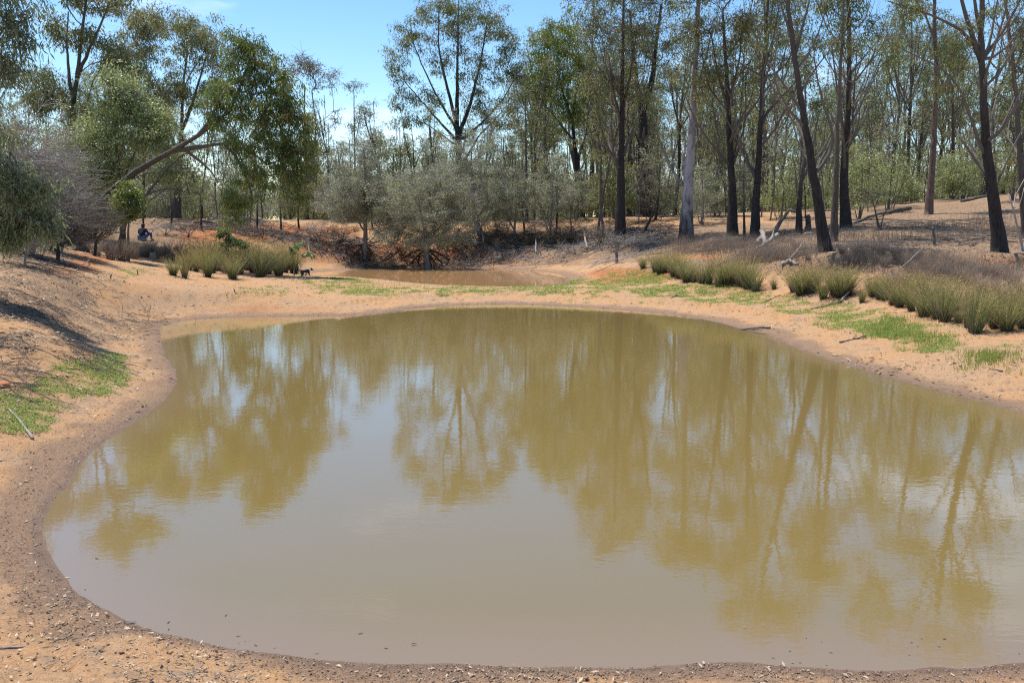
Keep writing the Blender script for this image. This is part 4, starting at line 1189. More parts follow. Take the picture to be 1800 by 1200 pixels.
# ------------------------------------------------------------------ rushes and dry grass
def blades(n, rng, h=1.0, base=.10, spread=.45, w=.011, arch=.35, hv=.35, levels=4, t0=0.0):
    a = rng.uniform(0, 2 * math.pi, n); rb = base * np.sqrt(rng.uniform(0, 1, n))
    hh = h * (1 - hv * rng.uniform(0, 1, n) ** 1.5)
    out = spread * rng.uniform(.1, 1, n) ** .8 * hh
    a2 = a + rng.normal(0, .45, n)
    P0 = np.stack([np.cos(a) * rb, np.sin(a) * rb, np.zeros(n) - .03], 1)
    dirn = np.stack([np.cos(a2), np.sin(a2), np.zeros(n)], 1)
    sd = np.stack([-np.sin(a2 + rng.normal(0, .8, n)), np.cos(a2 + rng.normal(0, .8, n)), np.zeros(n)], 1)
    V, T = [], []
    rnd = rng.uniform(-.15, .15, n)
    for k in range(levels):
        t = k / (levels - 1)
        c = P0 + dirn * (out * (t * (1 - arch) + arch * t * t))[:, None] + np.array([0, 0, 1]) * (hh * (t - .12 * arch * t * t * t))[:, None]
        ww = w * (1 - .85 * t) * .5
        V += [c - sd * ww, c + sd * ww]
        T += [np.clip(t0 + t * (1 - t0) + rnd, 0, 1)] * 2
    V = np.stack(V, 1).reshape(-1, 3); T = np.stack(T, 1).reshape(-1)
    b = np.arange(n)[:, None] * levels * 2
    q = np.concatenate([b + np.array([[2 * k, 2 * k + 1, 2 * k + 3, 2 * k + 2]]) for k in range(levels - 1)])
    tips = (V.reshape(n, levels * 2, 3)[:, -1], dirn, hh)
    return V, q, T, tips

def seed_heads(V, n, levels, frac, rng, size=.035):
    tips = V.reshape(n, levels * 2, 3)
    pick = rng.uniform(size=n) < frac
    f = rng.uniform(.66, .97, pick.sum())[:, None]
    p = tips[pick][:, -2] * f + tips[pick][:, -4] * (1 - f)
    P = np.repeat(p, 5, 0)
    ax = rng.normal(size=P.shape); ax[:, 2] = np.abs(ax[:, 2]) + .4
    m = len(P)
    return leaf_quads(P, ax, size * rng.uniform(.6, 1.5, m), size * .3 * rng.uniform(.7, 1.3, m), rng.uniform(0, 1, m), rng)

def rush_kind(seed, seeds=.5, n=300, spread=.62, hv=.6):
    rng = np.random.default_rng(seed)
    r = thing('rush_clump', 'x', 'rush clump', (0, 0, -200))
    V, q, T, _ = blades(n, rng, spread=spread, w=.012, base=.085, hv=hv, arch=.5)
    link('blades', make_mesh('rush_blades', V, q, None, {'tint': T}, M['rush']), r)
    if seeds:
        v, q2, t = seed_heads(V, n, 4, seeds, rng)
        tag(link('seed_heads', make_mesh('rush_seed_heads', v, q2, None, {'tint': t}, M['seed']), r), kind='stuff')
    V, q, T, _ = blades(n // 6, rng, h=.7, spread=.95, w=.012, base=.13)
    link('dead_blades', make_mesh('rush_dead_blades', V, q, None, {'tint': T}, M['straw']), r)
    return r
RK = [rush_kind(501, .45), rush_kind(502, .6, 190, .5), rush_kind(503, .15, 320, .75), rush_kind(504, .75, 320, .66), rush_kind(505, .5, 150, .85, .8), rush_kind(506, .8, 220, .5, .75)]
rush_first = set()
def rush(kind, px, py, hpx, label, group, wide=1.0, jitter=0.0):
    p = hit(px, py)
    s = hpx * p[1] / FPX * random.uniform(.82, 1.36)
    wide *= random.uniform(.8, 1.3)
    loc = (p[0], p[1], p[2])
    rz = random.uniform(0, 6.28)
    if label == LL or 'big right thicket' in label or random.random() < .3: kind = random.choice([0, 1, 3, 4, 5])
    root = RK[kind]
    if kind not in rush_first:
        rush_first.add(kind)
        root.location = loc; root.rotation_euler = (0, 0, rz); root.scale = (s * wide, s * wide, s)
        root['label'] = label; root['group'] = group
    else:
        r_ = dup(root, loc, rz, label, group, s * wide, s)
        r_.rotation_euler = (random.gauss(0, .1), random.gauss(0, .1), rz)
GL = 'green rushes in the thicket left of the dog'
LL = 'green rush clump in the back half of the thicket left of the dog'
lone_left = {1: 'pale green rush clump at the front middle of the left thicket', 5: 'rush clump at the right end of the left thicket, beside the dog',
             0: 'rush clump at the left front end of the left thicket'}
for k, (px, py, h, kd, wd) in enumerate([(325, 489, 44, 2, 1.05), (410, 491, 56, 2, 1.05), (366, 487, 54, 0, 1), (457, 487, 58, 0, 1.1), (490, 485, 56, 0, 1), (517, 481, 50, 0, 1.15),
                    (345, 478, 46, 3, 1), (385, 476, 48, 3, 1.1), (435, 475, 50, 0, 1.1), (475, 473, 50, 0, 1.1), (505, 471, 46, 3, 1.1), (360, 468, 42, 3, 1.1),
                    (400, 466, 44, 3, 1.2), (440, 464, 42, 3, 1.2), (480, 463, 40, 3, 1.2), (340, 462, 40, 3, 1.1), (420, 482, 50, 0, 1.1), (305, 484, 30, 2, .9), (350, 472, 44, 0, 1.2), (372, 480, 50, 3, 1.2), (398, 479, 50, 4, 1.2), (447, 480, 52, 3, 1.2), (470, 481, 52, 0, 1.2), (500, 479, 50, 3, 1.2), (415, 472, 46, 3, 1.2), (460, 467, 42, 0, 1.2), (380, 461, 40, 3, 1.2), (500, 464, 40, 0, 1.2), (330, 474, 42, 3, 1.2)]):
    rush(kd, px, py, h, lone_left.get(k, LL if py < 474 else 'green rush clump in the front half of the thicket left of the dog'), GL, wd)
GRr = 'green rushes along the right bank'
right = [(1130, 473, 27, 0, 'small rush clump nearest the rusty post on the right bank'), (1152, 479, 31, 2, None), (1170, 478, 30, 0, None), (1186, 486, 37, 2, None), (1207, 496, 42, 2, None),
         (1233, 499, 42, 2, None), (1262, 504, 44, 1, None), (1288, 499, 42, 0, None), (1302, 503, 48, 0, None), (1328, 513, 54, 1, 'tall narrow rush clump standing left of the small lone one on the right bank'),
         (1195, 490, 38, 3, None), (1220, 497, 40, 0, None), (1246, 500, 40, 3, None), (1275, 503, 42, 3, None), (1315, 508, 44, 0, None), (1160, 481, 30, 3, None), (1361, 509, 27, 1, 'small lone rush clump on bare sand on the right bank'), (1408, 518, 46, 0, 'round rush clump just right of the small lone one'), (1430, 509, 38, 1, None),
         (1447, 526, 42, 1, 'slim rush clump in front of the twin dark clumps on the right bank'), (1468, 520, 48, 0, None), (1490, 520, 50, 0, None), (1514, 534, 38, 1, 'slim seedy rush clump standing forward on green herbs on the right bank'),
         (1532, 522, 46, 3, None), (1556, 530, 44, 0, None), (1580, 541, 56, 3, None), (1603, 548, 58, 3, None), (1622, 557, 64, 3, None), (1648, 561, 60, 3, None), (1660, 567, 62, 3, None),
         (1685, 570, 62, 3, None), (1700, 578, 60, 1, None), (1713, 586, 78, 1, 'tall rush clump standing foremost at the right end of the bank'), (1745, 576, 60, 3, None), (1770, 581, 68, 3, 'wide rush clump next to the right edge of the view'),
         (1797, 577, 60, 3, None), (1640, 540, 56, 3, None), (1680, 545, 58, 3, None), (1725, 552, 58, 3, None), (1765, 556, 60, 3, None), (1600, 528, 50, 3, None), (1560, 515, 42, 3, None), (1820, 566, 60, 3, None), (1545, 527, 46, 0, None), (1570, 536, 50, 3, None), (1590, 535, 54, 0, None), (1632, 551, 60, 0, None), (1662, 556, 60, 3, None), (1705, 565, 62, 0, None), (1735, 566, 62, 3, None), (1755, 566, 62, 0, None), (1785, 568, 64, 0, None), (1478, 524, 48, 3, None), (1425, 516, 44, 3, None), (1395, 514, 38, 0, None)]
for px, py, h, kd, lab in right:
    far = px < 1320
    if far: h *= 1.18
    rush(kd, px, py, h, lab or ('dark green rush clump in the row between the rusty post and the tall narrow clump' if far else ('rush clump in the small gathering right of the round clump' if px < 1560 else f"seedy rush clump in the {'front' if py > 562 else 'middle' if py > 542 else 'back'} of the big right thicket, {'left end' if px < 1630 else 'middle part' if px < 1705 else 'right part'}")),
         GRr, .95 if far else 1.05)

def dry_kind(seed, m='straw', n=170, spread=.5):
    rng = np.random.default_rng(seed)
    V, q, T, _ = blades(n, rng, spread=spread, w=.010, base=.16, arch=.5, t0=.1)
    o = link('dry_tussock', make_mesh('dry_tussock', V, q, None, {'tint': T}, M[m]))
    o.location = (0, 0, -200)
    return tag(o, 'x', 'grass tussock')
DK = [dry_kind(521), dry_kind(522, 'straw', 210, .7), dry_kind(523, 'greydry', 240, .8)]
dry_first = set()
def dry(kind, px, py, hpx, label, group, wide=1.0):
    p = hit(px, py)
    s = hpx * p[1] / FPX
    o = DK[kind]
    if kind in dry_first:
        o = o.copy(); COL.objects.link(o)
    dry_first.add(kind)
    o.location = (p[0], p[1], p[2]); o.rotation_euler = (0, 0, random.uniform(0, 6.28)); o.scale = (s * wide, s * wide, s)
    o['label'] = label; o['group'] = group
for px, py, h, kd, lab in [(195, 457, 40, 0, 'brown dry grass tussock at the left end of the dry tussocks'), (213, 459, 42, 1, None), (235, 455, 40, 0, None), (255, 452, 36, 1, None), (283, 456, 40, 0, 'pale straw tussock under the left reeds'),
                           (300, 457, 36, 1, None), (318, 456, 34, 0, None), (225, 445, 34, 2, None), (265, 443, 30, 2, None), (335, 450, 30, 0, None), (170, 450, 34, 2, None), (185, 440, 30, 2, None), (295, 444, 28, 0, None), (315, 442, 26, 1, None)]:
    dry(kd, px, py, h, lab or 'brown dry grass tussock between the leaning trunk and the left rushes', 'dry tussocks at the left', 1.1)
for px, py, h, kd, lab in [(1510, 452, 34, 2, 'rounded grey dry tussock right of the leaning black trunk'), (1545, 448, 30, 2, 'grey dry tussock on the lip of the red step'), (1480, 450, 24, 1, None), (1575, 455, 30, 2, None), (1610, 460, 28, 0, None),
                           (1665, 470, 40, 2, 'dark grey tussock left of the big black trunk'), (1640, 462, 30, 0, None), (1700, 480, 36, 2, None), (1740, 490, 38, 2, None), (1780, 500, 42, 2, None), (1800, 520, 46, 2, None), (1690, 500, 36, 1, None),
                           (1400, 440, 26, 1, 'tufted olive tussock behind the grey fallen log'), (1555, 470, 26, 1, None), (1600, 480, 26, 0, None), (1420, 462, 22, 0, None), (1535, 462, 26, 2, None), (1590, 468, 28, 2, None), (1630, 474, 30, 0, None), (1660, 482, 30, 1, None), (1500, 468, 24, 0, None), (1790, 540, 46, 2, None), (1760, 525, 40, 1, None), (1725, 515, 38, 2, None)]:
    dry(kd, px, py, h, lab or 'grey brown dry tussock along the red step on the right', 'dry tussocks on the right bank', 1.15)

def grass_stuff(name, label, blobs, n, h0, h1_, m, seed, w=.009, tilt=.3):
    rng = np.random.default_rng(seed)
    pts = []
    wts = np.array([b[2] * b[3] for b in blobs], float); wts /= wts.sum()
    for b, k in zip(blobs, (wts * n).astype(int)):
        c = hit(b[0], b[1]); l0 = hit(b[0] - b[2], b[1]); r0 = hit(b[0] + b[2], b[1]); f = hit(b[0], b[1] + b[3]); e = hit(b[0], b[1] - b[3])
        u = rng.normal(0, .5, k); v = rng.uniform(-1, 1, k)
        P = c[None] + u[:, None] * ((r0 - l0) / 2)[None] + np.where(v[:, None] > 0, v[:, None] * (e - c)[None], -v[:, None] * (f - c)[None])
        pts.append(P)
    P = np.concatenate(pts)
    cl = fbm(P[:, 0] * 1.5, P[:, 1] * 1.5, seed, 3)
    P = P[cl + rng.uniform(-.15, .15, len(P)) > .44]
    d1 = _bil(_GD1, P[:, 0], P[:, 1]); d2 = _bil(_GD2, P[:, 0], P[:, 1])
    P = P[(np.minimum(d1, d2) > .15)]
    P[:, 2] = H(P[:, 0], P[:, 1]) - .02
    k = len(P)
    a = rng.uniform(0, 6.283, k); hh = rng.uniform(h0, h1_, k)
    lean = np.stack([np.cos(a), np.sin(a), np.zeros(k)], 1) * (hh * tilt * rng.uniform(.1, 1, k))[:, None]
    sd = np.stack([-np.sin(a + 1), np.cos(a + 1), np.zeros(k)], 1) * w * .5
    up = np.array([0, 0, 1]) * hh[:, None]
    mid = P + lean * .35 + up * .55
    tip = P + lean + up
    V = np.stack([P - sd, P + sd, mid + sd * .7, tip, mid - sd * .7], 1).reshape(-1, 3)
    b = np.arange(k)[:, None] * 5
    q = b + np.array([[0, 1, 2, 4]]); t = b + np.array([[4, 2, 3]])
    rn = rng.uniform(-.12, .12, k)
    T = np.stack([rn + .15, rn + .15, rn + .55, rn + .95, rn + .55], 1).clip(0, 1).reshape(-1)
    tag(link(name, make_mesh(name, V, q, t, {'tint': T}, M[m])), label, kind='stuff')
grass_stuff('dry_grass', 'purplish grey dry grass on the right bank behind the rushes', [(1260, 440, 90, 16), (1340, 450, 80, 14), (1200, 436, 60, 10), (1390, 448, 50, 12), (1320, 462, 60, 9)], 10500, .3, .75, 'straw', 531, w=.007, tilt=.7)
grass_stuff('dry_grass', 'brown dry grass below the red step at the right', [(1560, 470, 110, 12), (1660, 485, 120, 18), (1760, 510, 70, 26), (1480, 462, 60, 8), (1600, 500, 80, 12), (1400, 462, 60, 9), (1540, 460, 90, 8), (1700, 476, 100, 10)], 11500, .2, .6, 'straw', 532, w=.007, tilt=.7)
grass_stuff('dry_grass', 'thin dry grass on the crest in front of the woodland', [(1000, 398, 140, 4), (850, 400, 90, 4), (1400, 420, 120, 10), (1520, 425, 90, 12), (1640, 410, 120, 12), (1740, 400, 80, 16)], 7000, .2, .5, 'straw', 533)
grass_stuff('short_grass', 'short fresh green grass on the right bank', [(1560, 578, 60, 18), (1620, 600, 50, 12), (1480, 558, 40, 8), (1110, 486, 40, 6), (1130, 494, 40, 6), (1450, 545, 30, 8), (1250, 512, 60, 8), (1740, 640, 60, 20)], 7000, .07, .20, 'cover', 534, w=.007, tilt=.8)
grass_stuff('short_grass', 'sparse green shoots on the spit between the two ponds', [(620, 500, 60, 8), (560, 500, 60, 9), (700, 504, 60, 6), (480, 510, 40, 8), (800, 508, 120, 4), (640, 512, 60, 8), (440, 515, 50, 8), (960, 512, 90, 4)], 3000, .06, .2, 'cover', 535, w=.008, tilt=.8)

# ------------------------------------------------------------------ ground cover, leaf litter, grit (nobody could count it)
def polar(n, r0, r1, amax, rng, p=1.0):
    r = r0 * (r1 / r0) ** (rng.uniform(0, 1, n) ** p); a = rng.uniform(-amax, amax, n)
    x, y = r * np.sin(a), r * np.cos(a)
    return x, y

def flat_leaves(name, label, x, y, L, W, m, rng, lift=.006, up=.25, tint=None, stand=0.0):
    z = H(x, y) + lift
    n = len(x)
    a = rng.uniform(0, 6.283, n)
    ax = np.stack([np.cos(a), np.sin(a), rng.normal(stand, up, n)], 1)
    nrm = np.stack([rng.normal(0, up, n), rng.normal(0, up, n), np.ones(n)], 1)
    side = np.cross(nrm, ax); side /= np.linalg.norm(side, axis=1)[:, None] + 1e-9
    ax /= np.linalg.norm(ax, axis=1)[:, None]
    P = np.stack([x, y, z], 1)
    mid = P + ax * (L * .5)[:, None] + np.array([0, 0, 1]) * (L * rng.uniform(-.02, .16, n))[:, None]
    V = np.stack([P, mid - side * (W * .5)[:, None], P + ax * L[:, None], mid + side * (W * .5)[:, None]], 1).reshape(-1, 3)
    T = np.repeat(rng.uniform(0, 1, n) if tint is None else tint, 4)
    return tag(link(name, make_mesh(name, V, np.arange(n * 4).reshape(-1, 4), None, {'tint': T}, M[m])), label, kind='stuff')

rng = np.random.default_rng(601)
x, y = polar(1700000, 4.5, 40, math.radians(33), rng)
z = H(x, y); d1 = _bil(_GD1, x, y); d2 = _bil(_GD2, x, y)
wet, damp, green, red, lit = masks(x, y, z, d1, d2)
k = (green * (.35 + .65 * fbm(x * 3, y * 3, 77, 3)) > rng.uniform(.10, 1.0, len(x))) & (d1 > .12) & (d2 > .1)
gx, gy = x[k], y[k]
dist = np.hypot(gx, gy)
flat_leaves('ground_herbs', 'bright green creeping herbs growing on the damp banks', np.repeat(gx, 2) + rng.normal(0, .02, 2 * len(gx)), np.repeat(gy, 2) + rng.normal(0, .02, 2 * len(gx)),
            np.repeat(.009 + .0012 * dist, 2) * rng.uniform(.6, 1.5, 2 * len(gx)), np.repeat(.0055 + .00075 * dist, 2) * rng.uniform(.6, 1.4, 2 * len(gx)), 'cover', rng, .012, .45, stand=.25)

# leaf litter near and on the slopes
def litter(n, r0, r1, am, seed, dens, L0, L1, asp, m, name, label, lift=.008, up=.2):
    rng = np.random.default_rng(seed)
    x, y = polar(n, r0, r1, math.radians(am), rng)
    z = H(x, y); d1 = _bil(_GD1, x, y); d2 = _bil(_GD2, x, y)
    wet, damp, green, red, lit = masks(x, y, z, d1, d2)
    pr = dens(x, y, wet, damp, green, red, lit)
    k = (rng.uniform(size=n) < pr) & (d1 > .03) & (d2 > .03)
    x, y = x[k], y[k]
    L = rng.uniform(L0, L1, len(x)) * rng.uniform(.6, 1, len(x)); W = L * rng.uniform(asp * .6, asp * 1.4, len(x))
    return flat_leaves(name, label, x, y, L, W, m, rng, lift, up)
cl = lambda x, y, s: np.clip(1.9 * (fbm(x * 1.1, y * 1.1, s, 4) - .32), .05, 1)
litter(150000, 3.9, 16, 36, 611, lambda x, y, w, d, g, r, l: (.34 * cl(x, y, 3) + .3 * l) * (1 - .6 * d), .018, .06, .28, 'litter', 'leaf_litter', 'dry brown and pale leaf litter strewn over the near sand', .010)
litter(200000, 12, 56, 36, 612, lambda x, y, w, d, g, r, l: .16 * cl(x, y, 4) + .75 * l, .06, .16, .25, 'litter', 'leaf_litter', 'grey brown leaf and bark litter under the trees', .012)
litter(30000, 24, 50, 32, 614, lambda x, y, w, d, g, r, l: .30 * w + .10, .03, .09, .5, 'litter', 'leaf_litter', 'bark flakes and pebbles on the far mud', .012)

def grit(name, label, n, r0, r1, am, seed, s0, s1, m, f):
    rng = np.random.default_rng(seed)
    x, y = polar(n, r0, r1, math.radians(am), rng)
    z = H(x, y); d1 = _bil(_GD1, x, y); d2 = _bil(_GD2, x, y)
    wet, damp, green, red, lit = masks(x, y, z, d1, d2)
    k = (rng.uniform(size=n) < f(wet, damp)) & (d1 > .015) & (d2 > .015)
    x, y, z = x[k], y[k], z[k]; n = len(x)
    s = s0 * (s1 / s0) ** rng.uniform(0, 1, n) * rng.uniform(.5, 1, n)
    O = np.array([[1, 0, 0], [0, 1, 0], [-1, 0, 0], [0, -1, 0], [0, 0, .8], [0, 0, -.5]])
    J = O[None] * rng.uniform(.6, 1.4, (n, 6, 1)) + rng.normal(0, .12, (n, 6, 3))
    V = np.stack([x, y, z + .012 + s * .1], 1)[:, None] + J * s[:, None, None]
    F = np.array([[0, 1, 4], [1, 2, 4], [2, 3, 4], [3, 0, 4], [1, 0, 5], [2, 1, 5], [3, 2, 5], [0, 3, 5]])
    T = (np.arange(n)[:, None, None] * 6 + F[None]).reshape(-1, 3)
    tag(link(name, make_mesh(name, V.reshape(-1, 3), None, T, {'tint': np.repeat(rng.uniform(0, 1, n), 6)}, m, smooth=False)), label, kind='stuff')
M['grit'] = blade_material('mud_crumbs', [(0, (.17, .11, .075)), (.5, (.29, .195, .14)), (.85, (.38, .28, .21)), (1, (.46, .36, .28))], trans=0)
M['clod'] = blade_material('sand_clods', [(0, (.22, .12, .07)), (.6, (.42, .26, .15)), (1, (.55, .38, .24))], trans=0)
grit('mud_crumbs', 'small dark crumbs of mud along the near shore', 90000, 3.9, 13, 36, 621, .003, .010, M['grit'], lambda w, d: .75 * w + .06)
grit('sand_clods', 'small clods and pebbles on the orange sand', 26000, 3.9, 26, 36, 622, .004, .020, M['clod'], lambda w, d: .25 * (1 - w))

# fallen twigs: past counting
def twig_stuff(name, label, n, m, seed, region, L0, L1, r0, r1):
    rng = np.random.default_rng(seed)
    T = Tubes()
    made = 0; tries = 0
    while made < n and tries < n * 6:
        tries += 1
        b = region[rng.integers(len(region))]
        px, py = rng.normal(b[0], b[2] * .55), rng.uniform(b[1] - b[3], b[1] + b[3])
        r = ray(px, py)
        D = b[4] + (b[1] - py) * b[5]
        x, y = r[0] / r[1] * D, D
        if _bil(_GD1, np.array([x]), np.array([y]))[0] < .05 or _bil(_GD2, np.array([x]), np.array([y]))[0] < .05: continue
        a = rng.uniform(0, 6.283); L = rng.uniform(L0, L1)
        t = np.linspace(-.5, .5, 4)
        X = x + np.cos(a) * L * t + rng.normal(0, .05 * L, 4); Y = y + np.sin(a) * L * t + rng.normal(0, .05 * L, 4)
        Z = H(X, Y) + rng.uniform(.01, .12) * L * np.array([.1, .6, 1, .5]) + .01
        T.add(np.stack([X, Y, Z], 1), rng.uniform(r0, r1) * np.array([1, .9, .7, .4]), 3, cap=False)
        made += 1
    tag(link(name, T.mesh(name, M[m])), label, kind='stuff')
twig_stuff('twig_litter', 'dark fallen twigs and brush on the face of the far bank', 2000, 'root', 631, [(600, 430, 110, 18, 47.5, .09), (960, 425, 140, 20, 48.5, .08), (800, 440, 120, 14, 48, .09), (430, 412, 130, 12, 47, .09), (1100, 435, 80, 14, 46, .12)], .4, 1.7, .008, .02)
twig_stuff('twig_litter', 'bleached fallen twigs on the far bank', 1500, 'twig', 632, [(990, 450, 120, 12, 46, .15), (1120, 448, 70, 12, 43, .2), (600, 430, 110, 18, 47.5, .09), (1000, 430, 150, 18, 48, .08), (1090, 440, 80, 10, 46, .12), (420, 415, 130, 10, 47, .09), (850, 445, 100, 8, 47.5, .09)], .4, 1.5, .007, .016)
twig_stuff('twig_litter', 'fallen sticks scattered over the right hillside', 750, 'brown', 633, [(1600, 400, 180, 24, 38, .12), (1720, 420, 100, 30, 32, .10), (1500, 440, 120, 16, 30, .1), (1300, 430, 120, 14, 38, .2)], .4, 1.8, .008, .022)
twig_stuff('twig_litter', 'fallen twigs and bark strips on the left slope', 800, 'dark_twig', 634, [(60, 520, 80, 50, 17, .025), (80, 460, 80, 16, 23, .1), (30, 640, 60, 60, 12, .02), (250, 520, 100, 30, 21, .06), (160, 600, 60, 40, 14, .02)], .12, .7, .002, .007)
twig_stuff('twig_litter', 'thin broken twigs on the near sand and mud', 80, 'twig', 635, [(110, 1130, 120, 60, 4.65, .003), (60, 860, 60, 110, 7.4, .008), (350, 1175, 200, 22, 4.5, .003), (1000, 1188, 500, 10, 4.45, .003), (1700, 640, 120, 40, 14, .03), (1500, 600, 100, 30, 17, .05)], .04, .22, .0010, .0026)

# ------------------------------------------------------------------ single sticks, logs and branches
def stick(name, label, cat, pts, w0, w1, m='dark_twig', group=None, lift=.6, side=None, sides=7, parts=()):
    """pts: photograph pixels of points on the ground; widths in photograph pixels; optional third value lifts the point (m)"""
    W = []
    for p in pts:
        q = hit(p[0], p[1])
        W.append([q[0], q[1], q[2] + (p[2] if len(p) > 2 else 0)])
    W = np.array(W)
    D = W[:, 1].mean()
    r0, r1 = w0 * D / FPX * .5, w1 * D / FPX * .5
    base = W[0].copy()
    t = np.linspace(0, 1, max(6, 4 * len(W)))
    s = np.linspace(0, 1, len(W))
    P = np.stack([np.interp(t, s, W[:, k]) for k in range(3)], 1) - base
    P[1:-1] += np.random.default_rng(len(label)).normal(0, r0 * .22, (len(t) - 2, 3))
    rr = np.linspace(r0, r1, len(t))
    P[:, 2] += rr * lift
    T = Tubes(); T.add(P, rr * np.random.default_rng(3).uniform(.95, 1.05, len(t)), sides)
    for ti, dx, dz, L, f in parts:       # side branches belong to the same piece of wood
        k = int(ti * (len(t) - 1)); b = P[k]
        e = b + np.array([dx, .1, dz]) * L
        T.add(np.array([b, (b + e) / 2 + np.array([0, 0, .08 * L]), e]), np.array([rr[k] * f, rr[k] * f * .7, rr[k] * f * .25]), 5)
    o = link(name, T.mesh(name, M[m]))
    o.location = base
    return tag(o, label, cat, group)

stick('floating_stick', 'dark stick lying half in the water at the right shore', 'stick', [(1302, 583, .03), (1330, 581, .04), (1354, 579, .02)], 2.6, 3.6, 'dark_twig', parts=[(.8, .3, .25, .12, .7)])
stick('stick', 'dark forked stick on the sand right of the shore', 'stick', [(1476, 604), (1500, 598), (1521, 594, .02)], 4, 2.5, parts=[(.5, .4, .3, .3, .6)])
stick('stick', 'long dark branch lying among the herbs below the slim rush clump', 'stick', [(1425, 544), (1455, 538), (1480, 533)], 2.2, 4, parts=[(.6, .5, .3, .4, .6)])
stick('stick', 'pale broken branch end beside the slim rush clump', 'stick', [(1478, 532, .02), (1492, 522, .12)], 3.5, 3, 'drift')
stick('stick', 'small dark stick alone on bare sand near the right edge', 'stick', [(1740, 650), (1762, 655)], 2.5, 3.5)
stick('stick', 'dark twisted twig on the green flat below the far rushes', 'stick', [(1342, 532), (1356, 528, .04), (1372, 523, .06)], 1.6, 1.6, parts=[(.5, -.4, .5, .2, .7)])
stick('stick', 'little black stick on the damp sand below the first rushes', 'stick', [(1178, 525), (1188, 522, .04), (1197, 522)], 1.8, 1.8)
stick('stick', 'long pale stick lying on the red soil above the rushes', 'stick', [(1262, 467), (1278, 461, .05), (1294, 456, .1), (1330, 446, .1)], 3.2, 2, 'drift')
stick('stick', 'long thin twig lying level across the sand in the lower left corner', 'twig', [(-30, 1142), (40, 1137), (120, 1137)], 4, 2, 'twig')
stick('stick', 'wriggly dark twig above the long level one in the lower left corner', 'twig', [(92, 1130), (103, 1127, .01), (118, 1126), (127, 1112, .02)], 2.2, 1.5, parts=[(.5, .6, .1, .06, .7)])
stick('stick', 'short dark twig by the crack in the lower left corner', 'twig', [(145, 1139), (158, 1131)], 2, 1.6)
stick('stick', 'pale stick slanting through the green patch on the left bank', 'stick', [(14, 718), (35, 742), (58, 772)], 3.5, 5, 'twig')
stick('stick', 'dark twig on top of the green patch on the left bank', 'twig', [(118, 648), (135, 652, .02), (150, 655)], 2, 1.8)
stick('fallen_branch', 'long dark fallen branch slanting down the left slope', 'branch', [(40, 447), (80, 460, .05), (125, 471, .05), (172, 483)], 5, 2, parts=[(.3, .3, .3, .8, .6), (.6, -.2, .3, .6, .6)])
stick('fallen_branch', 'second dark fallen branch just below the long one on the left slope', 'branch', [(45, 462), (85, 470, .04), (138, 480)], 3.5, 1.6, parts=[(.5, .3, .2, .6, .6)])
stick('fallen_branch', 'short grey branch pointing up from the left slope', 'branch', [(132, 477), (158, 463, .1)], 2.2, 1.2, 'twig')
stick('fallen_log', 'grey fallen log with a dark broken end below the slender gum', 'log', [(1326, 442), (1345, 436, .12), (1366, 428, .3)], 5, 8, 'drift', parts=[(.9, .15, .9, .3, .7)])
stick('broken_branch', 'white broken branch stub leaning behind the grey fallen log', 'branch', [(1346, 436, .05), (1338, 422, .35)], 7, 9, 'drift', parts=[(.4, -.5, .2, .5, .6)])
stick('broken_branch', 'second white stub crossing behind the grey fallen log', 'branch', [(1330, 432, .05), (1343, 424, .3)], 8, 5, 'drift')
stick('fallen_branch', 'slanting white branch rising left of the leaning black trunk', 'branch', [(1388, 463, .05), (1400, 452, .2), (1413, 440, .32)], 3.6, 2, 'drift', parts=[(.45, .5, .1, .3, .7)])
stick('hollow_log', 'short grey hollow log lying at the foot of the slanting white branch', 'log', [(1373, 473, .04), (1385, 468, .08), (1403, 472, .04)], 8, 5, 'drift')
stick('fallen_log', 'long grey fallen log lying across the right hillside', 'log', [(1497, 395), (1530, 384, .05), (1565, 376, .05), (1600, 370, .05)], 4, 7, 'grey')
stick('fallen_log', 'grey log far up the right hillside beside the big black trunk', 'log', [(1690, 356), (1715, 350), (1738, 346)], 5, 6, 'grey')
stick('fallen_log', 'short pale log by the grey stump behind the leaning black trunk', 'log', [(1412, 415), (1428, 413)], 6, 7, 'drift')
stick('dead_log', 'brown bent dead trunk leaning between the slender gum and the short forked one', 'dead trunk', [(1362, 410, .05), (1374, 406, .5), (1386, 404, .95), (1397, 404, .8)], 8, 4, 'brown', lift=0)
stick('fallen_branch', 'long thin grey branch propped over the dry grass at the right', 'branch', [(1582, 478, .05), (1605, 470, .3), (1626, 462, .5)], 2.6, 1.6, 'twig')
stick('stump', 'grey broken stump standing behind the leaning black trunk', 'stump', [(1420, 408), (1420, 408, .35), (1419, 408, .7)], 11, 8, 'grey', lift=0, sides=10)
stick('charred_stub', 'small charred stub standing on the right hillside', 'stump', [(1643, 432), (1641, 432, .3), (1637, 432, .62)], 5, 4, 'iron', lift=0, parts=[(.9, -.6, .4, .25, .6)])
stick('post', 'short rusty brown post standing on red earth left of the first rushes', 'post', [(1084, 463), (1083.6, 463, .28), (1083, 463, .56)], 5.2, 4.8, 'rust', lift=0, sides=8)
stick('bleached_branch', 'bleached bare branch lying on the bank left of the exposed roots', 'branch', [(672, 462, .05), (684, 452, .15), (697, 440, .35), (706, 432, .5)], 3, 1.5, 'drift', parts=[(.3, -.6, .4, .6, .7), (.5, -.8, .1, .7, .6), (.2, .5, .5, .4, .6)])
stick('bleached_branch', 'forked bleached branch right of the pale stemmed shrub', 'branch', [(646, 432, .1), (660, 426, .3), (670, 416, .5)], 3.4, 1.6, 'drift', parts=[(.5, -.2, .9, .4, .7)])
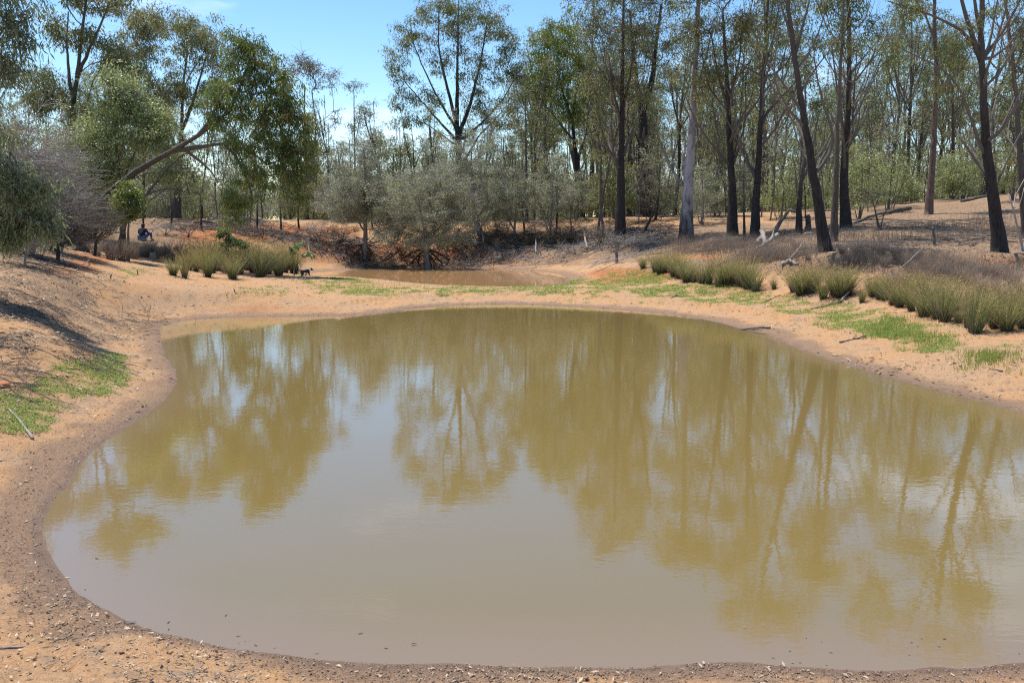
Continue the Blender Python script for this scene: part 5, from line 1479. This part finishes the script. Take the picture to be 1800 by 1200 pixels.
stick('bleached_branch', 'white stick hanging down the far bank below the slim stems', 'branch', [(942, 446, .05), (942, 430, .3), (940, 415, .6)], 3, 2, 'drift', lift=0)
stick('bleached_branch', 'white split snag left of the low forking dark trunk', 'snag', [(1032, 440, .05), (1028, 428, .35), (1024, 416, .6)], 4, 3, 'drift', lift=0, parts=[(.5, .5, -.6, .5, .8)])
stick('bleached_branch', 'white peeling root beside the tall grey shrub', 'root', [(850, 428, .02), (848, 420, .3), (846, 405, .6)], 3, 2, 'drift', lift=0)
stick('dead_stick', 'pale dead stick standing over the drooping sprig near the dog', 'stick', [(545, 447, .05), (541, 440, .3), (535, 436, .75)], 3, 2, 'drift', lift=0)

# small stems on the crest of the far bank
for px, py, h, lab in [(923, 412, 90, 'slim dark stem on the crest below the very straight slim stem'), (978, 412, 120, 'dark slim stem on the crest right of the upright grey sapling'), (655, 404, 80, 'thin stem behind the pale stemmed shrub'),
                       (494, 405, 60, 'thin dark stem on the red ridge near its right end'), (355, 408, 90, 'thin leafy stem on the middle of the red ridge'), (302, 402, 80, 'thin grey stem on the left part of the red ridge'),
                       (452, 404, 70, 'thin stem on the red ridge behind the hanging foliage'), (1004, 420, 60, 'short dark stem on the scoured bank left of the low forking trunk'), (526, 402, 60, 'thin brown stem at the right end of the red ridge'),
                       (252, 402, 60, 'thin red brown stem beside the seated person')]:
    p = hit(px, py)
    r_ = np.random.default_rng(px)
    photo_tree('bare_sapling', lab, 'sapling', p[1], [([(px, py), (px + r_.normal(0, 3), py - h * .5), (px + r_.normal(0, 5), py - h)], 3.2, 1.4)], [(px, py - h * .8, 14, h * .25, 9)], 'dark_twig', 'gum', px, **{**BARE, 'bare': .45, 'twigs': 6})

# dry brush heaped along the face of the far bank
rngb = np.random.default_rng(777)
for k, (px, py, hw, h, m_, lab) in enumerate([(880, 424, 30, 34, 'dark_twig', 'dark low brush right of the tall grey shrub on the far bank'), (930, 428, 28, 30, 'dark_twig', 'dark low brush below the slim dark stem on the crest'),
        (975, 432, 30, 40, 'dark_twig', 'dark brush heap in the middle of the scoured bank'), (1010, 428, 26, 36, 'dark_twig', 'dark brush left of the white split snag'), (1055, 432, 28, 40, 'dark_twig', 'dark brush between the white split snag and the low forking trunk'),
        (1085, 440, 30, 28, 'twig', 'grey brush heap in front of the low forking trunk'), (1130, 440, 34, 24, 'twig', 'grey low brush right of the low forking trunk'), (600, 428, 40, 34, 'dark_twig', 'dark brush left of the pale stemmed shrub'),
        (560, 424, 34, 36, 'twig', 'grey curved brush heap at the right end of the red ridge'), (690, 436, 34, 36, 'dark_twig', 'dark brush between the two grey shrubs'), (800, 436, 36, 40, 'dark_twig', 'dark brush under the tall grey shrub'),
        (460, 420, 34, 22, 'dark_twig', 'low dark brush on the red ridge behind the left rushes'), (330, 418, 34, 24, 'dark_twig', 'low dark brush on the red ridge behind the dry tussocks'), (290, 414, 24, 20, 'twig', 'low grey brush right of the seated person'), (1010, 446, 30, 18, 'twig', 'grey twiggy brush at the foot of the scoured bank')]):
    p = hit(px, py)
    bush(lab, px, py, hw, h, p[1], 46, m_, 'greyleaf', 800 + k, name='brush_heap', cat='brush', w=2.5, **{**BARE, 'crad': .3, 'bare': .8, 'twigs': 9})

# exposed roots of the two shrubs beside the far pond
def roots(tree_label, cx, cy, ends, w, D):
    for o in list(COL.objects):
        if o.get('label') == tree_label:
            base = np.array(o.location)
            T = Tubes()
            c = at_d(cx, cy, D)
            rg = np.random.default_rng(cx)
            for ex, ey in ends:
                e = hit(ex, ey)
                if e[1] > D + 3: e = at_d(ex, ey, D)
                m = c * .5 + e * .5 + np.array([rg.normal(0, .12), 0, .12])
                e2 = e + (e - m) * .3 + np.array([0, -.05, -.05])
                s = w * D / FPX * .5
                T.add(np.array([c, c * .72 + m * .28 + [0, 0, .02], m, e, e2]) - base, np.array([s * 1.1, s, s * .8, s * .55, s * .2]), 6)
                for q in range(3):
                    b = m + (e - m) * rg.uniform(0, .8); g = b + np.array([rg.normal(0, .35), rg.normal(0, .2), -rg.uniform(.15, .45)])
                    T.add(np.array([b, (b + g) / 2 + [0, 0, .06], g]) - base, np.array([s * .4, s * .3, s * .1]), 4)
            link('roots', T.mesh('roots', M['root']), o)
roots('wide low grey green shrub spreading over the edge of the far pond', 750, 438, [(735, 466), (744, 468), (722, 462), (768, 466), (778, 465), (706, 456), (790, 458), (758, 468)], 5, 46.0)
roots('grey leaved shrub with one straight pale stem standing on roots', 641, 432, [(618, 452), (628, 458), (608, 440), (655, 448), (664, 436), (634, 462), (646, 462)], 4.5, 47.2)

# leafy sprigs and small plants
def sprig(name, label, cat, px, py, D, tops, n, L, m, seed, crad=.12):
    return photo_tree(name, label, cat, D, [([(px, py), (px, (py + tops[0][1]) / 2), (tops[0][0], tops[0][1])], 2.4, 1)], [(a, b, rx, ry, n) for a, b, rx, ry in tops], 'brown', m, seed, leaf=(L, L * .3), nleaf=26, crad=crad, droop=.65, twigs=3, tip=.004, depth=.8)
sprig('gum_sapling', 'blue green gum sapling with long leaves standing behind the left rushes', 'sapling', 403, 448, 36.5, [(392, 408, 8, 8), (402, 418, 9, 10), (398, 432, 10, 8), (424, 425, 8, 6)], 8, .2, 'sprig', 701, .13)
sprig('gum_sapling', 'drooping dark sprig hanging beside the pale dead stick', 'sapling', 516, 452, 37, [(512, 438, 7, 12), (528, 430, 10, 5), (540, 446, 8, 6)], 4, .17, 'sprig', 702, .11)
sprig('small_plant', 'low yellowish green plant alone on the orange sand', 'plant', 243, 483, hit(243, 483)[1], [(240, 474, 7, 4), (250, 478, 8, 4)], 7, .12, 'cover_leaf' if 'cover_leaf' in M else 'bright', 703, .1)
sprig('small_plant', 'small dark weed on the left flat in front of the rushes', 'plant', 412, 516, hit(412, 516)[1], [(412, 512, 10, 3)], 7, .1, 'sprig', 704, .1)
sprig('small_plant', 'leafy weed on the sand below the low yellowish plant', 'plant', 195, 490, hit(195, 490)[1], [(195, 486, 14, 3)], 8, .08, 'sprig', 705, .1)

# ------------------------------------------------------------------ fallen leaves that can be told apart
def curled_leaf(seed, L=1.0, W=.3, bend=.35, fold=.3):
    rng = np.random.default_rng(seed)
    V, q = [], []
    nu, nv = 7, 3
    for i in range(nu):
        t = i / (nu - 1)
        w = W * (math.sin(math.pi * t ** .8) * .5 + .02)
        for j in range(nv):
            s = (j / (nv - 1) - .5) * 2
            V.append(((t - .5) * L, s * w + .08 * math.sin(t * 3 + seed) * L, bend * L * (.25 - (t - .5) ** 2) * (1 if seed % 2 else -.6) + abs(s) * w * fold + rng.normal(0, .01)))
    for i in range(nu - 1):
        for j in range(nv - 1):
            a = i * nv + j
            q.append((a, a + 1, a + nv + 1, a + nv))
    V = np.array(V); V[:, 2] -= V[:, 2].min()
    return V, np.array(q)
LM = {}
for mk in ('paleleaf', 'darkleaf', 'litter'):
    for s in range(4):
        V, q = curled_leaf(s + 1, 1.0, [.22, .28, .18, .36][s], [.35, .5, .25, .6][s])
        LM[mk, s] = make_mesh('fallen_leaf', V, q, None, {'tint': np.full(len(V), [.2, .5, .8, .95][s])}, M[mk], smooth=True)
def fallen(px, py, lpx, mk, s, ang, label, group, tilt=0.0):
    p = hit(px, py)
    o = link('fallen_leaf', LM[mk, s])
    o.location = (p[0], p[1], p[2] + .006)
    sc = .8 * lpx * p[1] / FPX
    o.scale = (sc, sc, sc); o.rotation_euler = (tilt, tilt * .6, ang)
    return tag(o, label, 'leaf', group)
special = [(118, 1018, 14, 'paleleaf', 3, .4, 'pale curled bark flake at the very edge of the water, lower left'), (146, 1060, 13, 'paleleaf', 1, 1.1, 'cream leaf standing on edge above the crossed twigs, lower left'),
           (228, 1096, 30, 'darkleaf', 3, .1, 'big arched dark leaf at the waterline, lower left'), (225, 1107, 24, 'paleleaf', 3, -.5, 'curled yellowish leaf under the big arched dark one'),
           (73, 1118, 12, 'paleleaf', 3, 1.5, 'pinkish white leaf alone on sand above the long level twig'), (284, 1124, 20, 'paleleaf', 1, -.3, 'plump cream leaf pointing at the water, lower left'),
           (244, 1127, 12, 'paleleaf', 3, 1.4, 'round cream leaf left of the plump pointing one'), (204, 1172, 22, 'paleleaf', 2, .5, 'long cream leaf nearest the bottom edge, left part'),
           (228, 1167, 14, 'paleleaf', 3, 1.2, 'orange tinted curled leaf right of the long cream one'), (295, 1163, 16, 'darkleaf', 3, 1.3, 'dark upright curl of bark on orange sand, lower left'),
           (740, 1196, 20, 'paleleaf', 3, .1, 'broad white leaf at the bottom edge left of the middle'), (905, 1170, 14, 'paleleaf', 3, -.2, 'white leaf on the waterline at the bottom, middle'),
           (676, 1176, 12, 'darkleaf', 0, .7, 'dark twisted leaf on the bottom shore left of the middle'), (1352, 1188, 24, 'paleleaf', 3, .4, 'crumpled cream bark on the bottom shore, right part'),
           (1694, 1168, 16, 'paleleaf', 1, .2, 'pinkish leaf at the waterline, lower right'), (1308, 1132, 10, 'paleleaf', 0, -.4, 'single pale leaf floating near the bottom shore, right part'),
           (545 if False else 728, 1150, 16, 'darkleaf', 0, .6, 'dark boomerang leaf floating left of the middle of the bottom shore'), (100, 742, 10, 'paleleaf', 3, .2, 'small white stone like bark flake at the left shore')]
for px, py, l_, mk, s, a, lab in special:
    o = fallen(px, py, l_, mk, s, a, lab, None, .15)
    if 'floating' in lab: o.location.z = .006
rng = np.random.default_rng(641)
def scatter_leaves(n, f, mk, lab, grp, l0, l1, water=False, name=None):
    made = 0
    for _ in range(n * 12):
        if made >= n: break
        px, py = f()
        if water:
            r_ = at_z(px, py, POND_Z)
            d = sdf(np.array([r_[0]]), np.array([r_[1]]), POND)[0]
            if d > -.04 or d < -.38: continue
        else:
            p = hit(px, py)
            d = _bil(_GD1, np.array([p[0]]), np.array([p[1]]))[0]
            if d < .06: continue
        s = int(rng.integers(4))
        o = fallen(px, py, rng.uniform(l0, l1), mk, s, rng.uniform(0, 6.28), lab, grp, rng.normal(0, .12))
        if water:
            o.location = (r_[0], r_[1], .003); o.rotation_euler[0] = 0; o.rotation_euler[1] = 0
            o.scale[2] *= .12
            o.name = 'floating_leaf'
        made += 1
scatter_leaves(46, lambda: (rng.uniform(0, 420), rng.uniform(1000, 1198)), 'paleleaf', 'pale dry leaf scattered on the sand in the lower left corner', 'pale leaves in the lower left corner', 8, 18)
scatter_leaves(30, lambda: (rng.uniform(0, 420), rng.uniform(1000, 1198)), 'litter', 'brown dry leaf scattered on the sand in the lower left corner', 'brown leaves in the lower left corner', 8, 17)
scatter_leaves(40, lambda: (rng.uniform(420, 1800), rng.uniform(1172, 1198)), 'paleleaf', 'pale dry leaf on the strip of shore along the bottom', 'pale leaves along the bottom shore', 8, 18)
scatter_leaves(30, lambda: (rng.uniform(420, 1800), rng.uniform(1172, 1198)), 'darkleaf', 'dark dry leaf on the strip of shore along the bottom', 'dark leaves along the bottom shore', 7, 16)
scatter_leaves(22, lambda: (rng.uniform(0, 140), rng.uniform(760, 1000)), 'paleleaf', 'pale dry leaf on the brown mud of the left shore', 'pale leaves on the left shore', 8, 15)
scatter_leaves(26, lambda: (rng.uniform(0, 140), rng.uniform(760, 1000)), 'darkleaf', 'dark dry leaf on the brown mud of the left shore', 'dark leaves on the left shore', 8, 15)
scatter_leaves(13, lambda: (rng.uniform(90, 700), rng.uniform(960, 1168)), 'darkleaf', 'dark leaf floating in the shallows by the lower left shore', 'floating leaves by the lower left shore', 6, 13, True)
scatter_leaves(15, lambda: (rng.uniform(1300, 1800), rng.uniform(1100, 1178)), 'darkleaf', 'dark leaf floating in the shallows by the lower right shore', 'floating leaves by the lower right shore', 5, 10, True)

# clod of red soil at the left edge
def clod(px, py, wpx, label):
    p = hit(px, py); s = wpx * p[1] / FPX * .5
    bm = bmesh.new(); bmesh.ops.create_icosphere(bm, subdivisions=3, radius=1)
    for v in bm.verts:
        n_ = float(fbm(np.array([v.co.x * 2 + 5]), np.array([v.co.y * 2 + v.co.z * 2.3]), 9, 3)[0])
        v.co *= .75 + .5 * n_; v.co.z *= .6
    me = bpy.data.meshes.new('soil_clod'); bm.to_mesh(me); bm.free()
    me.materials.append(M['redclod'])
    o = link('soil_clod', me); o.location = (p[0], p[1], p[2] + s * .25); o.scale = (s, s, s)
    tag(o, label, 'clod')
M['redclod'] = plain('red_clod', (.42, .16, .07), .9, .3, 6)
clod(6, 680, 22, 'orange red clod of soil at the left edge above the green patch')

# ------------------------------------------------------------------ dog and person
M['blackfur'] = plain('black_fur', (.018, .016, .016), .6, .4, 30)
M['whitefur'] = plain('white_fur', (.75, .71, .66), .7, .1, 30)
M['skin'] = plain('skin', (.42, .25, .18), .5, .08, 10)
M['hair'] = plain('dark_hair', (.022, .015, .012), .45, .3, 40)
M['navy'] = plain('navy_cloth', (.016, .022, .055), .85, .25, 12)
M['denim'] = plain('blue_denim', (.07, .12, .27), .85, .25, 14)
M['eye'] = plain('eye', (.01, .008, .008), .15, .1, 10)

def skin_mesh(name, chains, levels=2):
    """chains: list of [(x, y, z, r) ...]; a chain's first point may repeat an earlier point to join there. The body grows as one surface"""
    V, E, Rr = [], [], []
    def find(p):
        for i, v in enumerate(V):
            if (v - Vector(p[:3])).length < 1e-5: return i
        V.append(Vector(p[:3])); Rr.append(p[3])
        return len(V) - 1
    for ch in chains:
        prev = None
        for p in ch:
            i = find(p)
            if prev is not None: E.append((prev, i))
            prev = i
    me = bpy.data.meshes.new(name)
    me.from_pydata(V, E, [])
    o = bpy.data.objects.new(name, me); COL.objects.link(o)
    md = o.modifiers.new('skin', 'SKIN'); md.use_smooth_shade = True
    if not me.skin_vertices: bpy.context.view_layer.update()
    for i, sv in enumerate(me.skin_vertices[0].data):
        sv.radius = (Rr[i], Rr[i]); sv.use_root = (i == 0)
    sb = o.modifiers.new('sub', 'SUBSURF'); sb.levels = levels; sb.render_levels = levels
    bpy.context.view_layer.update()
    dg = bpy.context.evaluated_depsgraph_get()
    out = bpy.data.meshes.new_from_object(o.evaluated_get(dg))
    bpy.data.objects.remove(o); bpy.data.meshes.remove(me)
    out.name = name
    return out

def make_dog(px, py):
    p = hit(px, py)
    r = thing('dog', 'black and white dog trotting past the rushes with its white tail raised', 'dog', (p[0], p[1], p[2]), rz=math.radians(52))
    S = .62
    def k(*a): return tuple(S * v for v in a)
    # faces +x; shoulder 0.52 before scaling
    pel, spi, wit, nek = k(-.30, 0, .50, .085), k(-.08, 0, .49, .105), k(.16, 0, .52, .115), k(.30, 0, .58, .075)
    hd = k(.42, 0, .60, .075)
    ch = [[pel, spi, wit, nek, hd, k(.50, 0, .575, .05), k(.58, 0, .55, .036), k(.61, 0, .547, .024)],
          [pel, k(-.38, 0, .56, .035), k(-.45, 0, .68, .038), k(-.47, 0, .80, .042), k(-.53, 0, .90, .030), k(-.58, 0, .92, .012)]]
    for sgn, ph in ((1, .10), (-1, -.10)):
        ch.append([pel, k(-.29, .085 * sgn, .42, .080), k(-.24 + ph * .5, .09 * sgn, .30, .055), k(-.36 + ph, .09 * sgn, .17, .030), k(-.33 + ph * 1.3, .09 * sgn, .04, .024), k(-.28 + ph * 1.3, .09 * sgn, .022, .024)])
        ch.append([wit, k(.17, .08 * sgn, .40, .062), k(.13 - ph * .6, .085 * sgn, .28, .042), k(.17 - ph * 1.2, .085 * sgn, .15, .028), k(.15 - ph * 1.6, .085 * sgn, .04, .024), k(.20 - ph * 1.6, .085 * sgn, .022, .024)])
        ch.append([hd, k(.385, .055 * sgn, .665, .026), k(.36, .080 * sgn, .675, .012)])
    me = skin_mesh('dog_body', ch)
    me.materials.append(M['blackfur']); me.materials.append(M['whitefur'])
    for f in me.polygons:
        c = f.center / S
        white = (c.x < -.405 and c.z > .60) or (.22 < c.x < .33 and c.z > .44) or (c.z < .20 and c.x > -.1) or (c.z < .12) or (c.x > .50 and abs(c.y) < .03) or (abs(c.x - .05) < .3 and c.z < .395 and abs(c.y) < .05)
        f.material_index = 1 if white else 0
    link('body', me, r)
    for sgn in (1, -1):
        e = bpy.data.meshes.new('eye'); bm = bmesh.new(); bmesh.ops.create_uvsphere(bm, u_segments=8, v_segments=6, radius=.010 * S); bm.to_mesh(e); bm.free(); e.materials.append(M['eye'])
        link('eye', e, r, (.475 * S, .042 * sgn * S, .625 * S))
    e = bpy.data.meshes.new('nose'); bm = bmesh.new(); bmesh.ops.create_uvsphere(bm, u_segments=8, v_segments=6, radius=.017 * S); bm.to_mesh(e); bm.free(); e.materials.append(M['eye'])
    link('nose', e, r, (.628 * S, 0, .555 * S))
make_dog(538, 491)

def make_person(px, py):
    p = hit(px, py)
    r = thing('person', 'dark haired person in navy top and blue jeans sitting under the leaning tree', 'person', (p[0], p[1], p[2]), rz=math.radians(75))
    # sits facing +x locally, knees drawn up, forearms resting on the knees
    pel, bel, chs, nek, hd = (0, 0, .14, .13), (.01, 0, .30, .13), (.07, 0, .50, .135), (.12, 0, .64, .055), (.15, 0, .74, .085)
    def leg(s):
        return [(.03, .09 * s, .13, .095), (.24, .16 * s, .30, .075), (.42, .20 * s, .44, .058), (.43, .20 * s, .25, .050), (.45, .19 * s, .09, .040), (.47, .19 * s, .045, .040), (.58, .20 * s, .035, .030)]
    def arm(s):
        return [(.07, .17 * s, .54, .060), (.12, .26 * s, .40, .045), (.20, .29 * s, .31, .040), (.33, .27 * s, .39, .033), (.42, .24 * s, .46, .026)]
    body = [[pel, bel, chs, nek, (.145, 0, .70, .070), hd, (.15, 0, .81, .082)]]
    for s in (1, -1):
        body.append([pel] + leg(s)); body.append([chs] + arm(s))
        w = arm(s)[-1]
        palm = (.47, .23 * s, .475, .026)
        body.append([w, palm])
        for q, (dy, L) in enumerate(((-.022, .062), (-.007, .072), (.008, .066), (.022, .052))):
            body.append([palm, (.505, .23 * s + dy, .47, .009), (.505 + L * .5, .23 * s + dy * 1.2, .455, .0085), (.505 + L * .75, .23 * s + dy * 1.2, .43, .008)])
        body.append([palm, (.475, .23 * s - .03 * s, .465, .010), (.50, .23 * s - .048 * s, .455, .009)])
    me = skin_mesh('person_body', body); me.materials.append(M['skin']); link('body', me, r)
    up = lambda P, k: [(a, b, c, d * k) for a, b, c, d in P]
    top = [up([(.0, 0, .20, .13), bel, chs, (.105, 0, .59, .085)], 1.13)]
    for s in (1, -1): top.append(up([chs], 1.13) + up(arm(s)[:4], 1.22))
    me = skin_mesh('navy_top', top); me.materials.append(M['navy']); link('top', me, r)
    je = []
    for s in (1, -1): je.append(up([pel] + leg(s)[:5], 1.14))
    me = skin_mesh('jeans', je); me.materials.append(M['denim']); link('jeans', me, r)
    for s in (1, -1):
        me = skin_mesh('shoe', [[(.46, .19 * s, .05, .05), (.52, .195 * s, .045, .05), (.61, .20 * s, .038, .038)]]); me.materials.append(M['navy']); link('shoe', me, r)
    hair = skin_mesh('hair', [[(.125, 0, .70, .078), (.125, 0, .78, .100), (.145, 0, .845, .078)], [(.125, 0, .70, .078), (.085, 0, .63, .060), (.075, 0, .57, .03)]])
    hair.materials.append(M['hair']); link('hair', hair, r)
    for s in (1, -1):
        e = bpy.data.meshes.new('eye'); bm = bmesh.new(); bmesh.ops.create_uvsphere(bm, u_segments=8, v_segments=6, radius=.012); bm.to_mesh(e); bm.free(); e.materials.append(M['eye'])
        link('eye', e, r, (.226, .032 * s, .755))
        me = skin_mesh('ear', [[(.15, .085 * s, .72, .014), (.145, .09 * s, .745, .018), (.14, .092 * s, .765, .012)]], 1); me.materials.append(M['skin']); link('ear', me, r)
    me = skin_mesh('nose', [[(.228, 0, .755, .010), (.245, 0, .73, .014), (.232, 0, .72, .012)]], 1); me.materials.append(M['skin']); link('nose', me, r)
    e = bpy.data.meshes.new('mouth'); bm = bmesh.new(); bmesh.ops.create_uvsphere(bm, u_segments=10, v_segments=6, radius=.022); bm.to_mesh(e); bm.free(); e.materials.append(plain('lips', (.30, .12, .10)))
    o = link('mouth', e, r, (.218, 0, .69)); o.scale = (.4, 1, .3)
make_person(250, 424)
